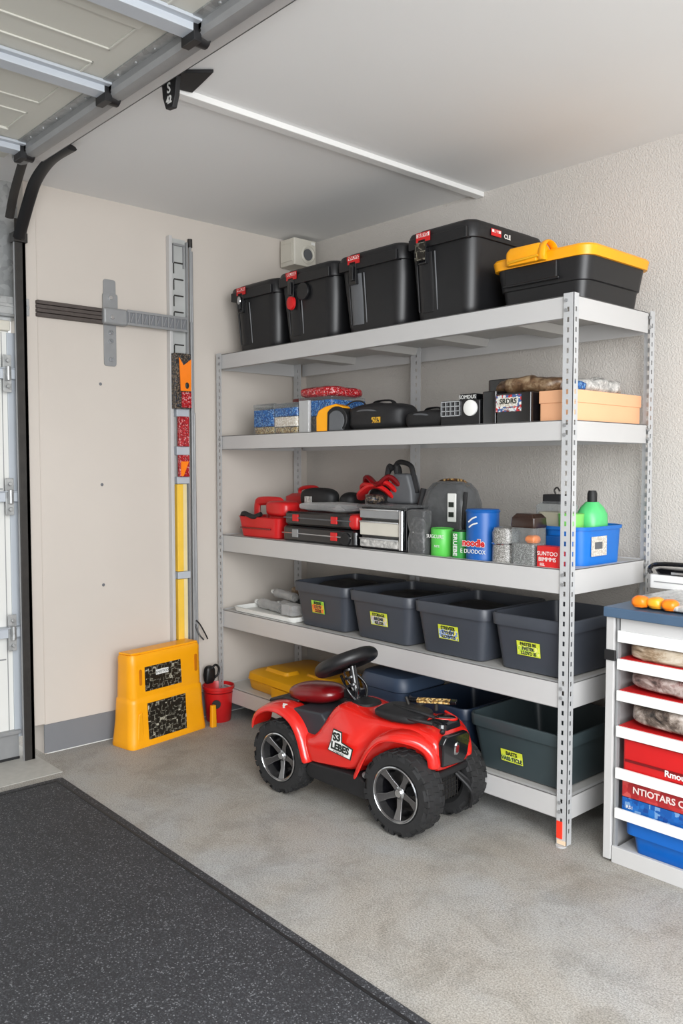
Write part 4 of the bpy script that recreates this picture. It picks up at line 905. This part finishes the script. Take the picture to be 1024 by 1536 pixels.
# cowl top and steering
MB().rings([(.376, .15, .13, .05), (.394, .13, .11, .045), (.40, .07, .07, .03)], M=T(.295, 0, 0), n=6).build('cowl_cap', M_blk2, Q)
cp, wc = V((.265, 0, .39)), V((.205, 0, .530))
st_ = MB().cyl(cp, wc+V((.03, 0, -.01)), .020, .015, 14)
for k in range(4): st_.cyl(cp.lerp(wc, .15+.2*k), cp.lerp(wc, .22+.2*k), .028, n=12)
st_.tube([cp+V((.02, -.03, 0)), cp+V((-.01, -.05, .05)), cp+V((-.06, -.03, .09))], .006, 8).tube([cp+V((.02, .03, 0)), cp+V((-.0, .05, .05)), cp+V((-.05, .03, .10))], .006, 8)
st_.box(.22, .28, -.03, .03, .395, .43)
st_.build('steering_column', M_gblk, Q, .002)
MB().cyl(cp+V((.01, -.022, .02)), cp+V((-.055, -.018, .10)), .004, n=8).cyl(cp+V((.018, -.02, .0)), cp+V((.02, -.02, .05)), .005, n=8).build('chrome_rod', M_chr, Q)
ax = V((-.46, 0, .89)); Mw = axm(wc, ax)
pts = [Mw @ V((.100*math.cos(2*PI*i/40), .100*math.sin(2*PI*i/40), 0)) for i in range(40)]
sw = MB().tube(pts, .033, 16, closed=True, flat=(.033, .027)).build('steering_wheel', M_blk, Q, ang=80)
hub = MB().lathe([(.0, -.02), (.03, -.02), (.045, -.004), (.045, .006), (.03, .014), (.0, .016)], Mw, n=24)
for a in (PI*.5, PI*1.17, PI*1.83):
    p1 = Mw @ V((.03*math.cos(a), .03*math.sin(a), 0)); p2 = Mw @ V((.09*math.cos(a), .09*math.sin(a), 0)); hub.cyl(p1, p2, .016, .012, 10)
hub.build('wheel_spokes', M_blk, sw)
# hood pad, headlight, front panel
hp = MB().blob(.20, .17, .04, .6, .006, 14, 3, T(.525, -.035, .378)); hp.build('hood_pad', M_bag, Q)
MB().tube([(.50, -.09, .40), (.60, -.10, .404), (.68, -.07, .395)], .008, 8).tube([(.48, -.04, .415), (.58, -.05, .418), (.66, -.03, .405)], .007, 8).build('hood_straps', M_blk2, Q)
MB().rings([(0, .09, .13, .03), (.02, .08, .12, .03), (.028, .05, .09, .02)], M=T(.655, .03, .364, 0, .12), n=6).build('headlamp', M_gblk, Q)
MB().tube([(.60, -.03, .390), (.675, .02, .388), (.685, .07, .384), (.62, .09, .394)], .005, 8).build('lamp_trim', M_red, Q)
lv = MB().box(-.10, .10, -.010, .010, -.006, .006).build('lever', M_gblk, Q, .003); lv.location = (.585, .05, .435); lv.rotation_euler = (.3, -.08, .25)
gs = MB().box(-.055, .075, -.0115, -.010, -.004, .004).box(-.055, .075, -.01, .008, .006, .0068).build('gold_strip', patch('gold_strip', [(200, 160, 90), (90, 70, 40), (230, 200, 140), (150, 110, 60)], 150), lv)
MB().cyl((.53, .03, .40), (.56, .045, .43), .010, n=10).cyl((.52, .01, .395), (.505, .0, .445), .006, n=8).cyl((.60, .06, .40), (.60, .06, .44), .008, n=8).build('lever_mount', M_dkst, Q, .001)
fm = T(.730, -.012, .306, 0, .12, 0) @ Matrix.Diagonal((1, 1.12, 1.15, 1))
fpn = MB().prism([(-.066, -.045), (.05, -.055), (.07, -.03), (.072, .028), (.055, .045), (-.06, .05), (-.075, .03)], 'x', -.012, .012, fm).build('front_panel', M_gblk, Q, .006)
MB().rings([(0, .024, .042, .011), (.004, .020, .038, .010)], M=fm @ T(.012, 0, .002, 0, PI/2) @ Matrix.Rotation(PI/2, 4, 'Z')).build('emblem', M_chr, fpn)
MB().rings([(.003, .014, .026, .007), (.0055, .012, .024, .006)], M=fm @ T(.012, 0, .002, 0, PI/2) @ Matrix.Rotation(PI/2, 4, 'Z')).build('emblem_core', M_rdk, fpn)
MB().box(.700, .722, -.095, .095, .205, .232).box(.655, .700, -.055, .055, .11, .21).build('front_bumper', M_blk2, Q, .008)
gm = MB()
for i in range(7): gm.box(.701, .704, -.056+i*.018, -.0545+i*.018, .112, .205)
for i in range(6): gm.box(.701, .704, -.056, .054, .117+i*.016, .1185+i*.016)
gm.build('radiator_mesh', M_dkst, Q)
MB().tube([(.70, .05, .20), (.73, .09, .15), (.70, .11, .08)], .008, 8).tube([(.71, .03, .20), (.76, .055, .14), (.74, .08, .07)], .007, 8).build('suspension_arm', M_blk2, Q)
MB().box(.10, .50, -.11, .11, .095, .165).box(-.05, .66, -.05, .05, .10, .22).cyl((0, -.12, .145), (0, .12, .145), .018, n=12).cyl((.62, -.12, .15), (.62, .12, .15), .018, n=12).build('chassis', M_blk2, Q, .004)
for s in (-1, 1):
    MB().prism([(.13, .125), (.16, .16), (.42, .165), (.46, .14), (.47, .10), (.44, .085), (.16, .10)], 'y', min(s*.10, s*.165), max(s*.10, s*.165)).build('running_board', M_blk2, Q, .008, 3)
    MB().sphere((.435, s*.15, .172), .012, 12, 8).build('board_bolt', M_grey, Q)
# side sticker
def yside(z): return -.1415
stk = MB().prism([(-.045, .012), (-.06, -.03), (.055, -.045), (.065, -.002), (.01, .012), (.008, .05), (-.035, .055)], 'y', -.0012, .0012).build('side_sticker', M_ink, Q)
stk.location = (.335, -.1775, .268); stk.rotation_euler = (-.05, 0, 0)
MB().prism([(-.042, .008), (-.056, -.027), (.051, -.041), (.060, -.005), (.006, .009), (.004, .046), (-.032, .05)], 'y', -.0022, -.0012).build('sticker_white', M_wht, stk)
text('S3', .040, M_ink, stk, (-.015, -.003, .026), bold=.002); text('LEBES', .036, M_ink, stk, (.002, -.003, -.012), (PI/2, .10, 0), bold=.0018); text('CONTOS', .013, M_ink, stk, (-.005, -.003, -.032), (PI/2, .12, 0))
MB().sphere((0, 0, 0), .01, 8, 6).build('bolt', M_blk2, Q).location = (.705, -.045, .366)

def wheel(x, y, s, r, w):
    """s=-1 near side (outer face at -y)"""
    P = bpy.data.objects.new('wheel', None)
    tr_ = MB(); Mx = T(0, 0, 0, PI/2 if s < 0 else -PI/2)   # local z -> outward
    hw = w/2
    prof = [(r*.60, -hw*.75), (r*.70, -hw*.98), (r*.86, -hw), (r*.955, -hw*.80), (r*.975, -hw*.4), (r*.98, 0), (r*.975, hw*.4), (r*.955, hw*.80), (r*.86, hw), (r*.70, hw*.98), (r*.655, hw*.85), (r*.64, hw*.6), (r*.62, -hw*.6)]
    prof.append(prof[0]); tr_.lathe(prof, Mx, n=48, cap0=False, cap1=False)
    N = 22
    for i in range(N):
        a = 2*PI*i/N
        for k, (z0, z1, da) in enumerate(((-hw*.95, -hw*.35, 0), (-hw*.28, hw*.28, .5), (hw*.35, hw*.95, 0))):
            aa = a+da*2*PI/N; Mk = Mx @ Matrix.Rotation(aa, 4, 'Z')
            ro = r*(1.0 if k == 1 else .99)
            tr_.add([(r*.955, -r*.10, z0), (ro, -r*.085, z0+.003), (r*.955, r*.06, z0), (ro, r*.05, z0+.003), (r*.955, -r*.06, z1), (ro, -r*.05, z1-.003), (r*.955, r*.10, z1), (ro, r*.085, z1-.003)],
                    [(0, 1, 3, 2), (4, 6, 7, 5), (0, 4, 5, 1), (2, 3, 7, 6), (1, 5, 7, 3)], Mk)
        for z0, z1 in ((hw*.80, hw*1.0), (-hw*1.0, -hw*.80)):
            Mk = Mx @ Matrix.Rotation(a+.14*(i % 2), 4, 'Z'); tr_.box(r*.86, r*.965, -r*.06, r*.06, z0, z1, Mk)
    ty = tr_.build('wheel', M_tire, Q, ang=30)
    ty.location = (x, y, r); ty.rotation_euler = (0, rnd.random(), 0)
    rm = MB().lathe([(r*.655, hw*.84), (r*.66, hw*.98), (r*.635, hw*1.02), (r*.60, hw*.95), (r*.58, hw*.6), (r*.56, hw*.3)], Mx, n=48, cap0=False, cap1=False)
    rim = rm.build('rim_ring', M_rim, ty)
    MB().lathe([(r*.56, hw*.3), (r*.52, -hw*.55), (r*.3, -hw*.6), (.004, -hw*.6)], Mx, n=32, cap0=False).build('inner_dish', M_gblk, ty)
    MB().lathe([(r*.628, hw*1.0), (r*.64, hw*1.045), (r*.665, hw*1.0)], Mx, n=48, cap0=False, cap1=False).build('rim_lip', M_chr, ty)
    sp = MB()
    for i in range(5):
        Mk = Mx @ Matrix.Rotation(2*PI*i/5+.3, 4, 'Z')
        A = [(r*.10, -.013, hw*.45), (r*.10, .013, hw*.45), (r*.10, .010, hw*.25), (r*.10, -.010, hw*.25)]
        B = [(r*.35, -.009, hw*.62), (r*.35, .012, hw*.62), (r*.35, .010, hw*.40), (r*.35, -.008, hw*.40)]
        C_ = [(r*.61, -.016, hw*.92), (r*.61, .018, hw*.92), (r*.60, .014, hw*.65), (r*.60, -.012, hw*.65)]
        sp.loft([A, B, C_], M=Mk)
    sp.build('spokes', M_rim, ty, .002)
    MB().lathe([(r*.15, hw*.2), (r*.15, hw*.5), (r*.10, hw*.6), (r*.09, hw*.66)], Mx, n=20).build('hub_cap', M_chr, ty, .001)
for s in (-1, 1):
    wheel(0, s*.133, s, .145, .098); wheel(.600, s*.133, s, .150, .098)

# ------------------------------------------------------------------ light
w = bpy.data.worlds.new('world'); SC.world = w; w.use_nodes = True
bg = w.node_tree.nodes['Background']; bg.inputs[0].default_value = (.95, .975, 1, 1); bg.inputs[1].default_value = 1.15
def area(name, loc, tgt, sx, sy, e, col=(1, 1, 1)):
    l = bpy.data.lights.new(name, 'AREA'); l.shape = 'RECTANGLE'; l.size = sx; l.size_y = sy; l.energy = e; l.color = col
    o = bpy.data.objects.new(name, l); COL.objects.link(o); o.location = loc
    o.rotation_euler = (V(tgt)-V(loc)).to_track_quat('-Z', 'Y').to_euler(); return o
area('added_daylight', (5.6, -3.2, 1.5), (1.5, -.8, 1.1), 2.6, 2.0, 165, (.97, .985, 1))  # added daylight fill from the right, there is no window here
area('overhead_fill', (4.0, -2.7, 2.50), (4.0, -2.7, 0), 1.6, 1.6, 64, (.95, .98, 1))  # unseen fill light added overhead to brighten the front floor

# ------------------------------------------------------------------ camera
F_ = V((-.7396, .673, 0)).normalized(); tilt = math.atan((768-700)/1275)
cam = bpy.data.cameras.new('camera'); co = bpy.data.objects.new('camera', cam); COL.objects.link(co)
cam.sensor_fit = 'VERTICAL'; cam.sensor_height = 36; cam.lens = 1275/1536*36; cam.clip_start = .02
dv = F_*math.cos(tilt)-V((0, 0, 1))*math.sin(tilt)
co.location = (3.70, -3.10, 1.30); co.rotation_euler = dv.to_track_quat('-Z', 'Y').to_euler()
SC.camera = co
vs = SC.view_settings; vs.view_transform = 'Standard'; vs.look = 'None'; vs.exposure = .3; vs.gamma = 1; vs.use_curve_mapping = False
